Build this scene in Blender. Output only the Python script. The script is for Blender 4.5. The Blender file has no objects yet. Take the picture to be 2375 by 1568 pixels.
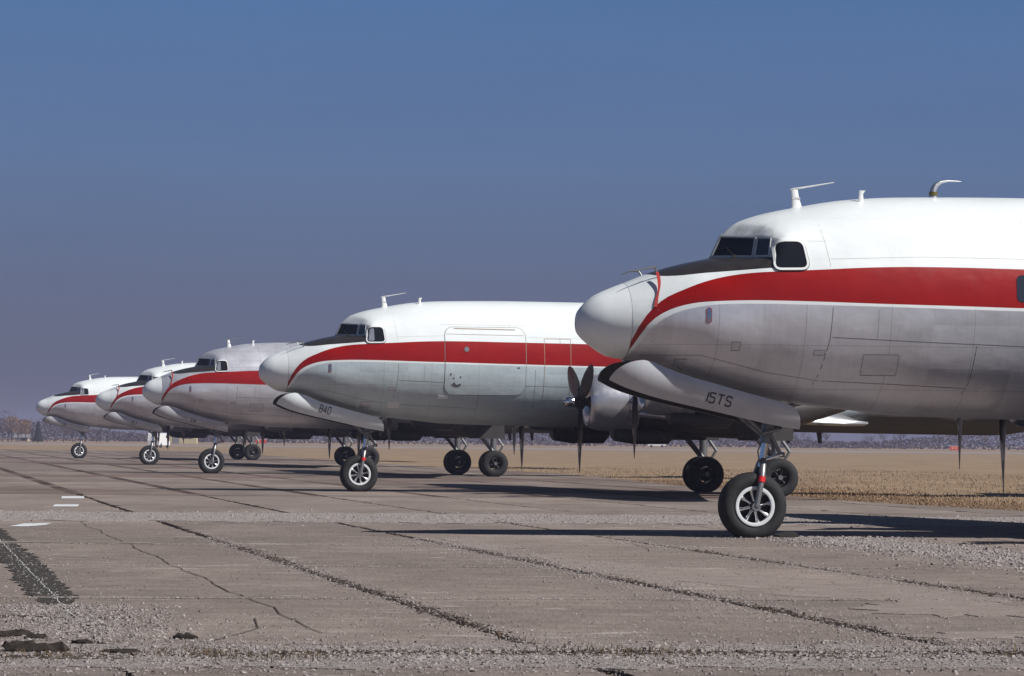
import bpy, math, random
import numpy as np
from mathutils import Vector, Matrix
from mathutils.bvhtree import BVHTree
random.seed(7); rng = np.random.default_rng(7)
sc = bpy.context.scene
COL = sc.collection
R = math.radians

# ------------------------------------------------------------------ camera
cam_d = bpy.data.cameras.new("camera"); cam = bpy.data.objects.new("camera", cam_d); COL.objects.link(cam)
cam_d.sensor_width = 36; cam_d.lens = 135.0; cam_d.clip_start = 0.5; cam_d.clip_end = 20000
CAMH = 1.6
ROLL = 0.0095
pitch = math.atan((1019.8 - 784) / 8906.0)
fw = Vector((0, math.cos(pitch), math.sin(pitch)))
rt = Vector((1, 0, 0)); up = rt.cross(fw)
ca, sa = math.cos(ROLL), math.sin(ROLL)
rt2 = rt * ca + up * sa; up2 = up * ca - rt * sa
M = Matrix((rt2, up2, -fw)).transposed().to_4x4(); M.translation = (0, 0, CAMH)
cam.matrix_world = M
sc.camera = cam

# ------------------------------------------------------------------ sky, sun, exposure
SUN = Vector((0.64, -0.365, 0.66)).normalized()          # towards the sun
el = math.asin(SUN.z); az = math.atan2(SUN.x, SUN.y)
world = bpy.data.worlds.new("World"); sc.world = world; world.use_nodes = True
nt = world.node_tree; nt.nodes.clear()
out = nt.nodes.new("ShaderNodeOutputWorld"); bg = nt.nodes.new("ShaderNodeBackground")
sky = nt.nodes.new("ShaderNodeTexSky"); sky.sky_type = 'NISHITA'; sky.sun_disc = False
sky.sun_elevation = el; sky.sun_rotation = az; sky.altitude = 300; sky.air_density = 0.6
sky.dust_density = 0.2; sky.ozone_density = 2.0
# low band of dull violet smoke over the plain, all the way round the horizon
tc = nt.nodes.new("ShaderNodeTexCoord"); sep = nt.nodes.new("ShaderNodeSeparateXYZ")
nt.links.new(tc.outputs['Generated'], sep.inputs[0])
ramp = nt.nodes.new("ShaderNodeValToRGB"); ramp.color_ramp.interpolation = 'B_SPLINE'
e = ramp.color_ramp.elements
e[0].position = 0.0; e[0].color = (0.96, 0.96, 0.96, 1)
e[1].position = 0.20; e[1].color = (0.0, 0.0, 0.0, 1)
k = e.new(0.045); k.color = (0.93, 0.93, 0.93, 1)
k = e.new(0.12); k.color = (0.75, 0.75, 0.75, 1)
mixs = nt.nodes.new("ShaderNodeMixRGB")
ramp2 = nt.nodes.new("ShaderNodeValToRGB"); e = ramp2.color_ramp.elements
e[0].position = 0.0; e[0].color = (1.82, 1.88, 2.95, 1)
e[1].position = 0.125; e[1].color = (1.15, 2.9, 7.1, 1)
k = e.new(0.03); k.color = (2.0, 2.27, 3.85, 1)
k = e.new(0.07); k.color = (1.85, 2.95, 5.75, 1)
nt.links.new(sep.outputs['Z'], ramp.inputs[0]); nt.links.new(sep.outputs['Z'], ramp2.inputs[0])
nt.links.new(ramp.outputs[0], mixs.inputs[0]); nt.links.new(sky.outputs[0], mixs.inputs[1]); nt.links.new(ramp2.outputs[0], mixs.inputs[2])
cmap = nt.nodes.new("ShaderNodeMapping"); cmap.inputs['Scale'].default_value = (5, 5, 24); cmap.inputs['Rotation'].default_value = (0, .06, 0)
cn = nt.nodes.new("ShaderNodeTexNoise"); cn.inputs['Scale'].default_value = 1.6; cn.inputs['Detail'].default_value = 7; cn.inputs['Roughness'].default_value = .6
cr_ = nt.nodes.new("ShaderNodeMapRange"); cr_.inputs[1].default_value = .35; cr_.inputs[2].default_value = .75; cr_.inputs[3].default_value = .985; cr_.inputs[4].default_value = 1.03
cm_ = nt.nodes.new("ShaderNodeMixRGB"); cm_.blend_type = 'MULTIPLY'; cm_.inputs[0].default_value = 1
nt.links.new(tc.outputs['Generated'], cmap.inputs[0]); nt.links.new(cmap.outputs[0], cn.inputs['Vector']); nt.links.new(cn.outputs['Fac'], cr_.inputs[0])
nt.links.new(mixs.outputs[0], cm_.inputs[1]); nt.links.new(cr_.outputs[0], cm_.inputs[2]); nt.links.new(cm_.outputs[0], bg.inputs[0]); bg.inputs[1].default_value = 0.05
nt.links.new(bg.outputs[0], out.inputs[0])

sl = bpy.data.lights.new("sun", 'SUN'); sl.energy = 4.9; sl.angle = R(0.53); sl.color = (1.0, 0.975, 0.935)
so = bpy.data.objects.new("sun", sl); COL.objects.link(so)
so.rotation_euler = (-SUN).to_track_quat('-Z', 'Y').to_euler(); so.location = (60, -40, 80)
vs = sc.view_settings; vs.view_transform = 'Standard'; vs.look = 'None'; vs.exposure = 0.12; vs.gamma = 1.0
vs.use_curve_mapping = False
sc.render.engine = 'CYCLES'

# ------------------------------------------------------------------ helpers
def tag(o, label=None, cat=None, group=None, kind=None):
    if label: o['label'] = label
    if cat: o['category'] = cat
    if group: o['group'] = group
    if kind: o['kind'] = kind
    return o

def empty(name, loc=(0, 0, 0), rz=0.0):
    o = bpy.data.objects.new(name, None); COL.objects.link(o)
    o.location = loc; o.rotation_euler = (0, 0, rz); o.empty_display_size = 0.3
    return o

def link(name, me, parent=None, mat=None, loc=None, rot=None):
    o = bpy.data.objects.new(name, me); COL.objects.link(o)
    if parent: o.parent = parent
    if loc is not None: o.location = loc
    if rot is not None: o.rotation_euler = rot
    if mat is not None:
        if len(me.materials) == 0: me.materials.append(mat)
        if me.materials[0] != mat:
            o.material_slots[0].link = 'OBJECT'; o.material_slots[0].material = mat
    return o

class MB:
    """collects shapes into one mesh"""
    def __init__(s): s.v = []; s.f = []; s.mi = []
    def add(s, v, f, mi=0):
        n = len(s.v); s.v += [tuple(p) for p in v]; s.f += [tuple(i + n for i in q) for q in f]; s.mi += [mi] * len(f); return s
    def box(s, c, d, rot=None, mi=0):
        x, y, z = [k / 2 for k in d]
        P = [Vector((a * x, b * y, cc * z)) for a in (-1, 1) for b in (-1, 1) for cc in (-1, 1)]
        if rot is not None: P = [rot @ p for p in P]
        P = [p + Vector(c) for p in P]
        return s.add(P, [(0, 1, 3, 2), (4, 6, 7, 5), (0, 4, 5, 1), (2, 3, 7, 6), (0, 2, 6, 4), (1, 5, 7, 3)], mi)
    def tube(s, pts, rad, n=10, mi=0, cap=True):
        pts = [Vector(p) for p in pts]
        if not isinstance(rad, (list, tuple)): rad = [rad] * len(pts)
        rings = []; ref = None
        for i, p in enumerate(pts):
            t = (pts[min(i + 1, len(pts) - 1)] - pts[max(i - 1, 0)]).normalized()
            if ref is None: ref = Vector((0, 0, 1)) if abs(t.z) < .9 else Vector((1, 0, 0))
            a = (ref - t * ref.dot(t)).normalized(); b = t.cross(a); ref = a
            rings.append([p + (a * math.cos(2 * math.pi * k / n) + b * math.sin(2 * math.pi * k / n)) * rad[i] for k in range(n)])
        return s.loft(rings, cap, mi)
    def loft(s, rings, cap=True, mi=0, closed=True):
        n = len(rings[0]); v = [p for r in rings for p in r]; f = []
        m = n if closed else n - 1
        for i in range(len(rings) - 1):
            for k in range(m):
                k2 = (k + 1) % n
                f.append((i * n + k, i * n + k2, (i + 1) * n + k2, (i + 1) * n + k))
        if cap:
            f.append(tuple(range(n - 1, -1, -1))); f.append(tuple((len(rings) - 1) * n + k for k in range(n)))
        return s.add(v, f, mi)
    def lathe(s, prof, c, axis='x', n=32, mi=0, cap=False):
        rings = []
        for a, r in prof:
            ring = []
            for k in range(n):
                t = 2 * math.pi * k / n; p, q = r * math.cos(t), r * math.sin(t)
                ring.append({'x': (c[0] + a, c[1] + p, c[2] + q), 'y': (c[0] + p, c[1] + a, c[2] + q), 'z': (c[0] + p, c[1] + q, c[2] + a)}[axis])
            rings.append(ring)
        return s.loft(rings, cap, mi)
    def mesh(s, name, mats=None, smooth=True, angle=35):
        me = bpy.data.meshes.new(name); me.from_pydata(s.v, [], s.f); me.update()
        for m in (mats or []): me.materials.append(m)
        if any(s.mi): me.polygons.foreach_set('material_index', s.mi)
        import bmesh
        bm = bmesh.new(); bm.from_mesh(me); bmesh.ops.recalc_face_normals(bm, faces=bm.faces); bm.to_mesh(me); bm.free()
        if smooth:
            me.polygons.foreach_set('use_smooth', [True] * len(me.polygons))
            me.set_sharp_from_angle(angle=R(angle))
        return me

# ------------------------------------------------------------------ materials
def new_mat(name, base=(0.5, 0.5, 0.5), rough=0.5, metal=0.0, spec=0.5):
    m = bpy.data.materials.new(name); m.use_nodes = True
    b = m.node_tree.nodes['Principled BSDF']
    b.inputs['Base Color'].default_value = (*base, 1); b.inputs['Roughness'].default_value = rough
    b.inputs['Metallic'].default_value = metal; b.inputs['Specular IOR Level'].default_value = spec
    return m, m.node_tree, b

class NT:
    """tiny node-building helper"""
    def __init__(s, nt): s.nt = nt
    def n(s, t): return s.nt.nodes.new(t)
    def set(s, sock, v):
        if hasattr(v, 'is_linked') or isinstance(v, bpy.types.NodeSocket): s.nt.links.new(v, sock)
        elif v is not None: sock.default_value = v
    def math(s, op, a, b=None, c=None):
        n = s.n('ShaderNodeMath'); n.operation = op
        s.set(n.inputs[0], a)
        if b is not None: s.set(n.inputs[1], b)
        if c is not None: s.set(n.inputs[2], c)
        return n.outputs[0]
    def noise(s, scale, detail=4, rough=.55, vec=None, dim='3D', dist=0):
        n = s.n('ShaderNodeTexNoise'); n.noise_dimensions = dim
        n.inputs['Scale'].default_value = scale; n.inputs['Detail'].default_value = detail; n.inputs['Roughness'].default_value = rough
        n.inputs['Distortion'].default_value = dist
        if vec is not None: s.nt.links.new(vec, n.inputs['Vector'])
        return n.outputs['Fac']
    def ramp(s, fac, stops):
        n = s.n('ShaderNodeValToRGB'); e = n.color_ramp.elements
        for i, (p, c) in enumerate(stops):
            q = e[i] if i < 2 else e.new(p)
            q.position = p; q.color = (*c, 1) if len(c) == 3 else c
        s.nt.links.new(fac, n.inputs[0]); return n.outputs[0]
    def mix(s, f, a, b, mode='MIX'):
        n = s.n('ShaderNodeMixRGB'); n.blend_type = mode
        for i, v in enumerate((f, a, b)):
            if isinstance(v, tuple) and len(v) == 3: v = (*v, 1)
            s.set(n.inputs[i], v)
        return n.outputs[0]
    def obj(s):
        n = s.n('ShaderNodeTexCoord'); return n.outputs['Object']
    def xyz(s, v):
        n = s.n('ShaderNodeSeparateXYZ'); s.nt.links.new(v, n.inputs[0]); return n.outputs
    def comb(s, x, y, z):
        n = s.n('ShaderNodeCombineXYZ'); s.set(n.inputs[0], x); s.set(n.inputs[1], y); s.set(n.inputs[2], z); return n.outputs[0]
    def scale(s, v, k):
        n = s.n('ShaderNodeVectorMath'); n.operation = 'MULTIPLY'; s.nt.links.new(v, n.inputs[0]); n.inputs[1].default_value = k; return n.outputs[0]
    def bump(s, h, strength, dist=0.02):
        n = s.n('ShaderNodeBump'); n.inputs['Strength'].default_value = strength; n.inputs['Distance'].default_value = dist
        s.nt.links.new(h, n.inputs['Height']); return n.outputs[0]
    def rangemap(s, v, a, b, c, d):
        n = s.n('ShaderNodeMapRange'); s.nt.links.new(v, n.inputs[0])
        for i, q in enumerate((a, b, c, d)): n.inputs[i + 1].default_value = q
        return n.outputs[0]
    def curve(s, t, pts, x0, x1, y0, y1):
        """piecewise linear function of socket t"""
        n = s.n('ShaderNodeFloatCurve'); cu = n.mapping.curves[0]
        q = [((a - x0) / (x1 - x0), (b - y0) / (y1 - y0)) for a, b in pts]
        n.mapping.use_clip = False; n.mapping.extend = 'HORIZONTAL'
        while len(cu.points) < len(q): cu.points.new(0.5, 0.5)
        for p, (a, b) in zip(cu.points, q): p.location = (a, b); p.handle_type = 'AUTO'
        n.mapping.update()
        tt = s.math('DIVIDE', s.math('SUBTRACT', t, x0), x1 - x0)
        s.nt.links.new(tt, n.inputs['Value'])
        return s.math('ADD', s.math('MULTIPLY', n.outputs[0], y1 - y0), y0)

sN = 3.05            # nose wheel station aft of the nose tip
SLOPE = 0.011        # the airframes sit slightly nose up
REDTOP = [(0.66, 2.86), (0.72, 3.03), (0.8, 3.29), (0.895, 3.5), (0.994, 3.66), (1.138, 3.82), (1.315, 3.96), (1.589, 4.09), (1.941, 4.23), (2.294, 4.32), (2.628, 4.37), (3.044, 4.4), (3.79, 4.44), (4.69, 4.49), (5.5, 4.51), (7.3, 4.5), (30, 4.25)]
REDBOT = [(0.68, 2.86), (0.76, 3.02), (0.88, 3.25), (0.998, 3.48), (1.133, 3.62), (1.301, 3.73), (1.566, 3.83), (1.814, 3.88), (2.072, 3.9), (2.586, 3.92), (3.083, 3.92), (3.79, 3.91), (4.69, 3.89), (6.12, 3.87), (7.3, 3.85), (30, 3.6)]
WHTBOT = [(0.72, 2.84), (0.79, 2.96), (0.86, 3.09), (0.948, 3.24), (1.067, 3.42), (1.218, 3.57), (1.394, 3.68), (1.648, 3.77), (1.896, 3.82), (2.069, 3.845), (2.584, 3.865), (3.79, 3.855), (7.3, 3.8), (30, 3.55)]
BLK = [(1.167, 4.4), (1.191, 4.355), (1.335, 4.33), (2.011, 4.38), (2.509, 4.42), (2.992, 4.46), (3.3, 4.48)]

def livery(name, top_metal, line, low, seed, stained=False, low_rough=0.34, low_metal=0.5):
    m, t, b = new_mat(name); g = NT(t)
    o = g.obj(); x, y, z = g.xyz(o); s = g.math('ADD', x, sN)
    lt = lambda pts: g.curve(s, pts, 0, 30, 0, 8)
    zr, zq, zw = lt(REDTOP), lt(REDBOT), lt(WHTBOT)
    # bare metal: every skin sheet a little different, fine vertical brushing, stains
    sh = g.comb(g.math('FLOOR', g.math('DIVIDE', s, 1.42)), g.math('FLOOR', g.math('DIVIDE', z, 0.71)), float(seed))
    wn = g.n('ShaderNodeTexWhiteNoise'); t.links.new(sh, wn.inputs['Vector']); sheet = wn.outputs['Value']
    brush = g.noise(1.0, 6, .6, g.scale(o, (26, 1, 3.0)))
    blot = g.noise(1.1, 5, .6, g.scale(o, (1, 1, 1.6)))
    fine = g.noise(9, 5, .7, o)
    tone = g.math('ADD', g.math('MULTIPLY', sheet, .16), g.math('ADD', g.math('MULTIPLY', brush, .24), g.math('MULTIPLY', blot, .55)))
    tone = g.math('ADD', tone, g.math('MULTIPLY', fine, .14))
    k = g.rangemap(tone, .25, .75, .72, 1.12)
    metal_c = g.mix(1.0, (*low, 1), g.comb(k, k, k), 'MULTIPLY')
    # paint chalking and grime
    pk = g.rangemap(g.math('ADD', g.math('MULTIPLY', g.noise(1.4, 6, .6, g.scale(o, (.6, 1, 1.4))), .7), g.math('MULTIPLY', fine, .3)), .3, .75, .90, 1.02)
    white = g.mix(1.0, (.79, .825, .825, 1), g.comb(pk, pk, pk), 'MULTIPLY')
    rk = g.rangemap(g.noise(1.0, 5, .6, g.scale(o, (.9, 1, 2.2))), .3, .7, .82, 1.1)
    red = g.mix(1.0, (.29, .0055, .0035, 1), g.comb(rk, rk, rk), 'MULTIPLY')
    black = g.mix(g.noise(5, 5, .6, o), (.016, .014, .014, 1), (.05, .043, .04, 1))
    # lapped sheet edges
    fl = lambda v, per, w: g.math('LESS_THAN', g.math('ABSOLUTE', g.math('SUBTRACT', g.math('FRACT', g.math('DIVIDE', v, per)), .5)), w / per)
    lap = g.math('MAXIMUM', fl(s, 1.42, .006), fl(z, .71, .005))
    metal_c = g.mix(g.math('MULTIPLY', lap, .40), metal_c, (.16, .15, .15, 1))
    white = g.mix(g.math('MULTIPLY', lap, .12), white, (.40, .40, .38, 1)); red = g.mix(g.math('MULTIPLY', lap, .25), red, (.12, .02, .02, 1))
    below = g.math('LESS_THAN', z, zw)
    inred = g.math('MULTIPLY', g.math('LESS_THAN', z, zr), g.math('GREATER_THAN', z, zq))
    inred = g.math('MULTIPLY', inred, g.math('GREATER_THAN', s, .74))
    if not line: below = g.math('LESS_THAN', z, zq)
    below = g.math('MULTIPLY', below, g.math('GREATER_THAN', s, .745))
    zb = lt(BLK)
    inblk = g.math('MULTIPLY', g.math('GREATER_THAN', z, zb), g.math('MULTIPLY', g.math('LESS_THAN', s, 3.09), g.math('GREATER_THAN', s, 1.0)))
    inblk = g.math('MULTIPLY', inblk, g.math('LESS_THAN', z, 4.72))
    topc = metal_c if top_metal else white
    c = g.mix(below, topc, metal_c)
    c = g.mix(inred, c, red)
    c = g.mix(inblk, c, black)
    belly_shade = g.math('MULTIPLY', g.rangemap(g.math('ADD', z, g.math('MULTIPLY', g.noise(1.2, 5, .6, g.scale(o, (.35, 1, 2))), .9)), 3.15, 2.80, 0, .92), g.rangemap(s, 7.5, 10.5, 0, 1))  # shade under the aft belly, painted into the colour with a noisy edge
    c = g.mix(belly_shade, c, (.045, .038, .034, 1))
    if stained:   # exhaust/soot grime round the cockpit roof edge
        st = g.math('MULTIPLY', g.rangemap(g.noise(3.2, 5, .6, o), .42, .62, 0, .75),
                    g.math('MULTIPLY', g.rangemap(z, 5.30, 5.08, 0, 1), g.math('MULTIPLY', g.rangemap(s, 3.35, 3.05, 0, 1), g.math('GREATER_THAN', z, 4.75))))
        c = g.mix(st, c, (.26, .25, .25, 1))
    t.links.new(c, b.inputs['Base Color'])
    bare = below if not top_metal else g.math('MAXIMUM', below, g.math('GREATER_THAN', z, zr))
    bare = g.math('MULTIPLY', bare, g.math('SUBTRACT', 1.0, inblk))
    t.links.new(g.math('MULTIPLY', g.math('MULTIPLY', bare, low_metal), g.math('SUBTRACT', 1.0, belly_shade)), b.inputs['Metallic'])
    rr = g.rangemap(g.math('ADD', g.math('MULTIPLY', blot, .7), g.math('MULTIPLY', sheet, .3)), .2, .8, low_rough - .08, low_rough + .14)
    rf = g.n('ShaderNodeMix'); t.links.new(bare, rf.inputs[0]); rf.inputs[2].default_value = .30; t.links.new(rr, rf.inputs[3])
    t.links.new(g.math('MAXIMUM', rf.outputs[0], g.math('MULTIPLY', belly_shade, .9)), b.inputs['Roughness']); t.links.new(g.math('MULTIPLY', g.math('SUBTRACT', 1.0, belly_shade), .5), b.inputs['Specular IOR Level'])
    # oil-canning between frames
    h = g.math('ADD', g.math('MULTIPLY', g.noise(1.0, 2, .5, g.scale(o, (2.2, 2.2, 3.2))), 1.0), g.math('MULTIPLY', fine, .04))
    t.links.new(g.bump(h, .34, .03), b.inputs['Normal'])
    return m

def weathered(name, base, rough, metal=0.0, var=.25, sc_=6, spec=.5, bump=.0):
    m, t, b = new_mat(name, base, rough, metal, spec); g = NT(t); o = g.obj()
    f = g.math('ADD', g.math('MULTIPLY', g.noise(sc_, 6, .6, o), .65), g.math('MULTIPLY', g.noise(sc_ * 7, 4, .6, o), .35))
    k = g.rangemap(f, .3, .7, 1 - var, 1 + var * .6)
    t.links.new(g.mix(1.0, (*base, 1), g.comb(k, k, k), 'MULTIPLY'), b.inputs['Base Color'])
    t.links.new(g.rangemap(f, .3, .7, min(1, rough + .1), max(.05, rough - .1)), b.inputs['Roughness'])
    if bump: t.links.new(g.bump(f, bump, .02), b.inputs['Normal'])
    return m

M_RADOME = weathered('radome_paint', (.83, .86, .86), .40, 0, .07, 2.5)
M_WHITE = weathered('white_paint', (.78, .79, .78), .38, 0, .10, 4)
M_DOOR = weathered('door_paint', (.50, .50, .53), .42, .25, .14, 3)
M_DOOR2 = weathered('pale_door_paint', (.70, .74, .75), .42, .05, .10, 3)
M_DARKIN = weathered('wheel_well_primer', (.055, .05, .045), .7, 0, .4, 5)
M_METAL = weathered('bare_aluminium', (.62, .62, .64), .36, .9, .18, 5, bump=.08)
M_COWL = weathered('cowl_aluminium', (.60, .60, .64), .33, .75, .16, 7, bump=.15)
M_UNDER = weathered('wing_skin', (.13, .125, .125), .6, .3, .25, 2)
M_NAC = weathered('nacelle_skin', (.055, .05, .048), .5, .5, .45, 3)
M_SOOT = weathered('sooty_steel', (.035, .032, .032), .55, .3, .4, 8)
M_STRUT = weathered('gear_steel', (.24, .24, .245), .4, .6, .35, 10)
M_CHROME = new_mat('polished_oleo', (.8, .8, .82), .16, 1.0)[0]
M_TYRE = weathered('tyre_rubber', (.014, .0135, .014), .82, 0, .35, 9, bump=.15)
M_RIM = weathered('cast_wheel', (.75, .75, .77), .20, 1.0, .12, 12)
M_RING = weathered('rim_white', (.66, .68, .70), .45, 0, .12, 10)
M_BLADE = weathered('blade_black', (.045, .04, .042), .42, .2, .5, 5)
M_GLASS = new_mat('cockpit_glass', (.012, .013, .016), .06, 0, .6)[0]
M_SKYGLIMPSE = new_mat('painted_sky_glimpse', (.20, .215, .25), .12, 0, .5)[0]  # opaque pale tone painted for sky showing through the cockpit
M_GLASS2 = new_mat('cabin_glass', (.03, .035, .05), .10, 0, .5)[0]
M_SEAM = new_mat('panel_joint', (.10, .10, .10), .6)[0]
M_SEAMW = new_mat('painted_joint', (.44, .43, .42), .6)[0]
M_GAP = new_mat('door_gap_grey', (.24, .23, .22), .7)[0]
M_RUSTW = weathered('rusty_hinge', (.36, .27, .20), .6, 0, .5, 30)
M_FRAME = weathered('window_frame', (.60, .61, .61), .4, .2, .25, 18)
M_REDP = weathered('red_fabric', (.40, .03, .025), .6, 0, .2, 10)
M_REDS = new_mat('red_sleeve', (.60, .02, .02), .4)[0]
M_INK = new_mat('stencil_black', (.02, .02, .022), .5)[0]
M_PLATE = weathered('blue_plate', (.36, .41, .50), .2, .8, .1, 9)
M_WOOD = weathered('chock_wood', (.022, .019, .018), .8, 0, .4, 9)
M_AMBER = new_mat('amber_band', (.12, .09, .02), .4)[0]

# ------------------------------------------------------------------ fuselage surface
TOP = [(0.0, 3.56), (.02, 3.71), (.1, 3.83), (.29, 4.0), (.56, 4.13), (.85, 4.245), (1.11, 4.36), (1.26, 4.41), (1.47, 4.49), (1.84, 4.575), (2.15, 4.64), (2.6, 4.86), (3.1, 5.38), (3.22, 5.43), (3.4, 5.47), (3.72, 5.54), (4.19, 5.63), (4.61, 5.69), (5.03, 5.73), (5.48, 5.75), (6.2, 5.775), (7.8, 5.785), (20, 5.65), (24, 5.58), (28, 5.5), (31, 5.3), (32.6, 5.0)]
BOT = [(0.0, 3.50), (.02, 3.40), (.07, 3.33), (.19, 3.22), (.38, 3.09), (.6, 2.985), (.87, 2.95), (1.09, 2.94), (1.47, 2.83), (1.93, 2.67), (2.39, 2.53), (2.84, 2.41), (3.32, 2.30), (3.71, 2.24), (4.05, 2.215), (4.52, 2.17), (5.69, 2.06), (6.66, 2.03), (7.8, 2.015), (18, 1.90), (22.8, 1.87), (25, 2.25), (28.5, 3.2), (31, 4.0), (32.6, 4.7)]
WID = [(0.0, 0.02), (.02, .16), (.1, .32), (.29, .52), (.56, .71), (.85, .87), (1.26, 1.05), (1.84, 1.28), (2.15, 1.375), (2.6, 1.47), (3.1, 1.54), (3.4, 1.58), (4.0, 1.65), (5.0, 1.70), (6.2, 1.72), (18, 1.72), (22.8, 1.68), (25, 1.48), (28.5, .92), (31, .45), (32.6, .12)]
def pchip(x, y, q):
    x = np.asarray(x, float); y = np.asarray(y, float); h = np.diff(x); d = np.diff(y) / h
    m = np.zeros_like(y)
    if len(x) == 2: m[:] = d[0]
    else:
        for i in range(1, len(x) - 1):
            if d[i - 1] * d[i] > 0:
                w1 = 2 * h[i] + h[i - 1]; w2 = h[i] + 2 * h[i - 1]; m[i] = (w1 + w2) / (w1 / d[i - 1] + w2 / d[i])
        m[0] = d[0]; m[-1] = d[-1]
    i = np.clip(np.searchsorted(x, q) - 1, 0, len(x) - 2); t = (q - x[i]) / h[i]
    return ((1 + 2 * t) * (1 - t) ** 2) * y[i] + (t * (1 - t) ** 2) * h[i] * m[i] + (t * t * (3 - 2 * t)) * y[i + 1] + (t * t * (t - 1)) * h[i] * m[i + 1]
def F(tab, s): return float(pchip([a for a, _ in tab], [b for _, b in tab], np.array([s]))[0])
SQ = [(0, 2), (.6, 2), (1.26, 2.2), (1.84, 2.65), (2.15, 2.8), (2.6, 2.6), (3.4, 2.1), (4.5, 2), (40, 2)]
def section(s, phi):
    zt, zb, w = F(TOP, s), F(BOT, s), F(WID, s); zc = (zt + zb) / 2; h = (zt - zb) / 2
    e_ = 2 / F(SQ, s) if phi < math.pi / 2 else 1.0
    return (s, w * abs(math.sin(phi)) ** e_, zc + h * math.copysign(abs(math.cos(phi)) ** e_, math.cos(phi)))
NJ = 14
def regular(s): return [section(s, j * math.pi / NJ) for j in range(NJ + 1)]
def special(pts, s):
    zt, zb = F(TOP, s), F(BOT, s); zc = (zt + zb) / 2; h = (zt - zb) / 2
    r = [(a, b, c) for b, a, c in pts]
    p0 = math.acos(max(0, min(1, (pts[-1][2] - zc) / h)) ** (F(SQ, s) / 2))
    for j in range(5, NJ + 1): r.append(section(s, j * math.pi / NJ))
    return r
rows = [regular(s) for s in (0.0, .02, .1, .29, .56, .85, 1.26, 1.84, 2.15)]
IB = len(rows)
rows.append(special([(0, 2.27, 4.67), (.37, 2.56, 4.66), (.75, 2.86, 4.655), (1.17, 3.03, 4.65), (1.36, 3.10, 4.62)], 3.1))
IT = len(rows)
rows.append(special([(0, 2.46, 5.06), (.35, 2.69, 5.035), (.70, 2.92, 5.01), (1.07, 3.085, 4.985), (1.255, 3.2, 4.93)], 3.22))
rows.append(special([(0, 2.76, 5.285), (.34, 2.87, 5.26), (.67, 3.05, 5.20), (1.0, 3.2, 5.10), (1.23, 3.34, 4.99)], 3.4))
rows += [regular(s) for s in (3.9, 4.6, 5.5, 7.8, 12, 18, 22.8, 25, 28.5, 31, 32.6)]
A = np.array(rows)                       # rows x cols x 3
SUB = [3, 3, 4, 5, 5, 6, 7, 5, 6, 5, 5, 7, 8, 8, 8, 4, 5, 5, 5, 6, 5, 4]
def dense_u(A):
    out = [[] for _ in range(A.shape[1])]; rowid = []
    for j in range(A.shape[1]):
        P = A[:, j]; ch = np.concatenate([[0], np.cumsum(np.maximum(1e-4, np.linalg.norm(np.diff(P, axis=0), axis=1)))])
        segs = [(0, len(P) - 1)] if j > 4 else [(0, IB), (IB, IT), (IT, len(P) - 1)]
        res = []
        for a, b in segs:
            q = []; last = b == len(P) - 1
            for i in range(a, b):
                q += list(ch[i] + (ch[i + 1] - ch[i]) * np.arange(SUB[i]) / SUB[i])
            if last: q.append(ch[-1])
            q = np.array(q)
            res.append(np.stack([pchip(ch[a:b + 1], P[a:b + 1, c], q) for c in range(3)], 1))
        out[j] = np.concatenate(res)
    for i in range(A.shape[0] - 1): rowid += [i + k / SUB[i] for k in range(SUB[i])]
    rowid.append(A.shape[0] - 1)
    return np.array(out).transpose(1, 0, 2), np.array(rowid)
D, ROWID = dense_u(A)
VS = 4
def dense_v(D):
    n = D.shape[1]
    mir = np.array([1, -1, 1])
    E = np.concatenate([D[:, 1:2] * mir, D, D[:, -2:-1] * mir], 1)
    cols = []
    colid = []
    wl = np.clip(1 - np.abs(np.clip(ROWID, IB, IT) - ROWID) / 0.35, 0, 1)[:, None]
    for j in range(n - 1):
        p0, p1, p2, p3 = E[:, j], E[:, j + 1], E[:, j + 2], E[:, j + 3]
        if j == 4: p0 = p0 * (1 - wl) + (2 * p1 - p2) * wl
        for k in range(VS):
            t = k / VS
            cr = .5 * ((2 * p1) + (-p0 + p2) * t + (2 * p0 - 5 * p1 + 4 * p2 - p3) * t * t + (-p0 + 3 * p1 - 3 * p2 + p3) * t ** 3)
            li = p1 * (1 - t) + p2 * t
            cols.append(cr * (1 - wl) + li * wl if j <= 3 else cr); colid.append(j + t)
    cols.append(D[:, -1]); colid.append(n - 1)
    return np.stack(cols, 1), np.array(colid)
G, COLID = dense_v(D)
NR, NC = G.shape[:2]
def hull_mesh(name, r0, r1, mats, skip_band=False):
    """stations r0..r1 of the hull, both sides; local x = s - sN, y starboard"""
    full = np.concatenate([G, G[:, -2:0:-1] * np.array([1, -1, 1])], 1)
    n = full.shape[1]; v = []; f = []; mi = []
    for i in range(r0, r1 + 1):
        for c in range(n):
            p = full[i, c]; v.append((p[0] - sN, p[1], p[2]))
    for i in range(r1 - r0):
        for c in range(n):
            c2 = (c + 1) % n
            f.append((i * n + c, (i + 1) * n + c, (i + 1) * n + c2, i * n + c2))
            cc = COLID[c] if c < NC else COLID[2 * (NC - 1) - c]
            mi.append(1 if (IB <= ROWID[i + r0] < IT and (cc < 3.8)) else 0)
    me = bpy.data.meshes.new(name); me.from_pydata(v, [], f)
    for m in mats: me.materials.append(m)
    me.polygons.foreach_set('material_index', mi); me.polygons.foreach_set('use_smooth', [True] * len(f))
    me.update(); me.set_sharp_from_angle(angle=R(28))
    return me
RN = int(np.searchsorted(ROWID, 4.66))          # radome ends at s = 0.56
RADOME = hull_mesh('radome', 0, RN, [M_RADOME])
FUSE = hull_mesh('fuselage', RN, NR - 1, [M_WHITE, M_FRAME])
_bv = [Vector(v.co) for v in FUSE.vertices]
BVH = BVHTree.FromPolygons(_bv, [tuple(p.vertices) for p in FUSE.polygons])
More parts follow.
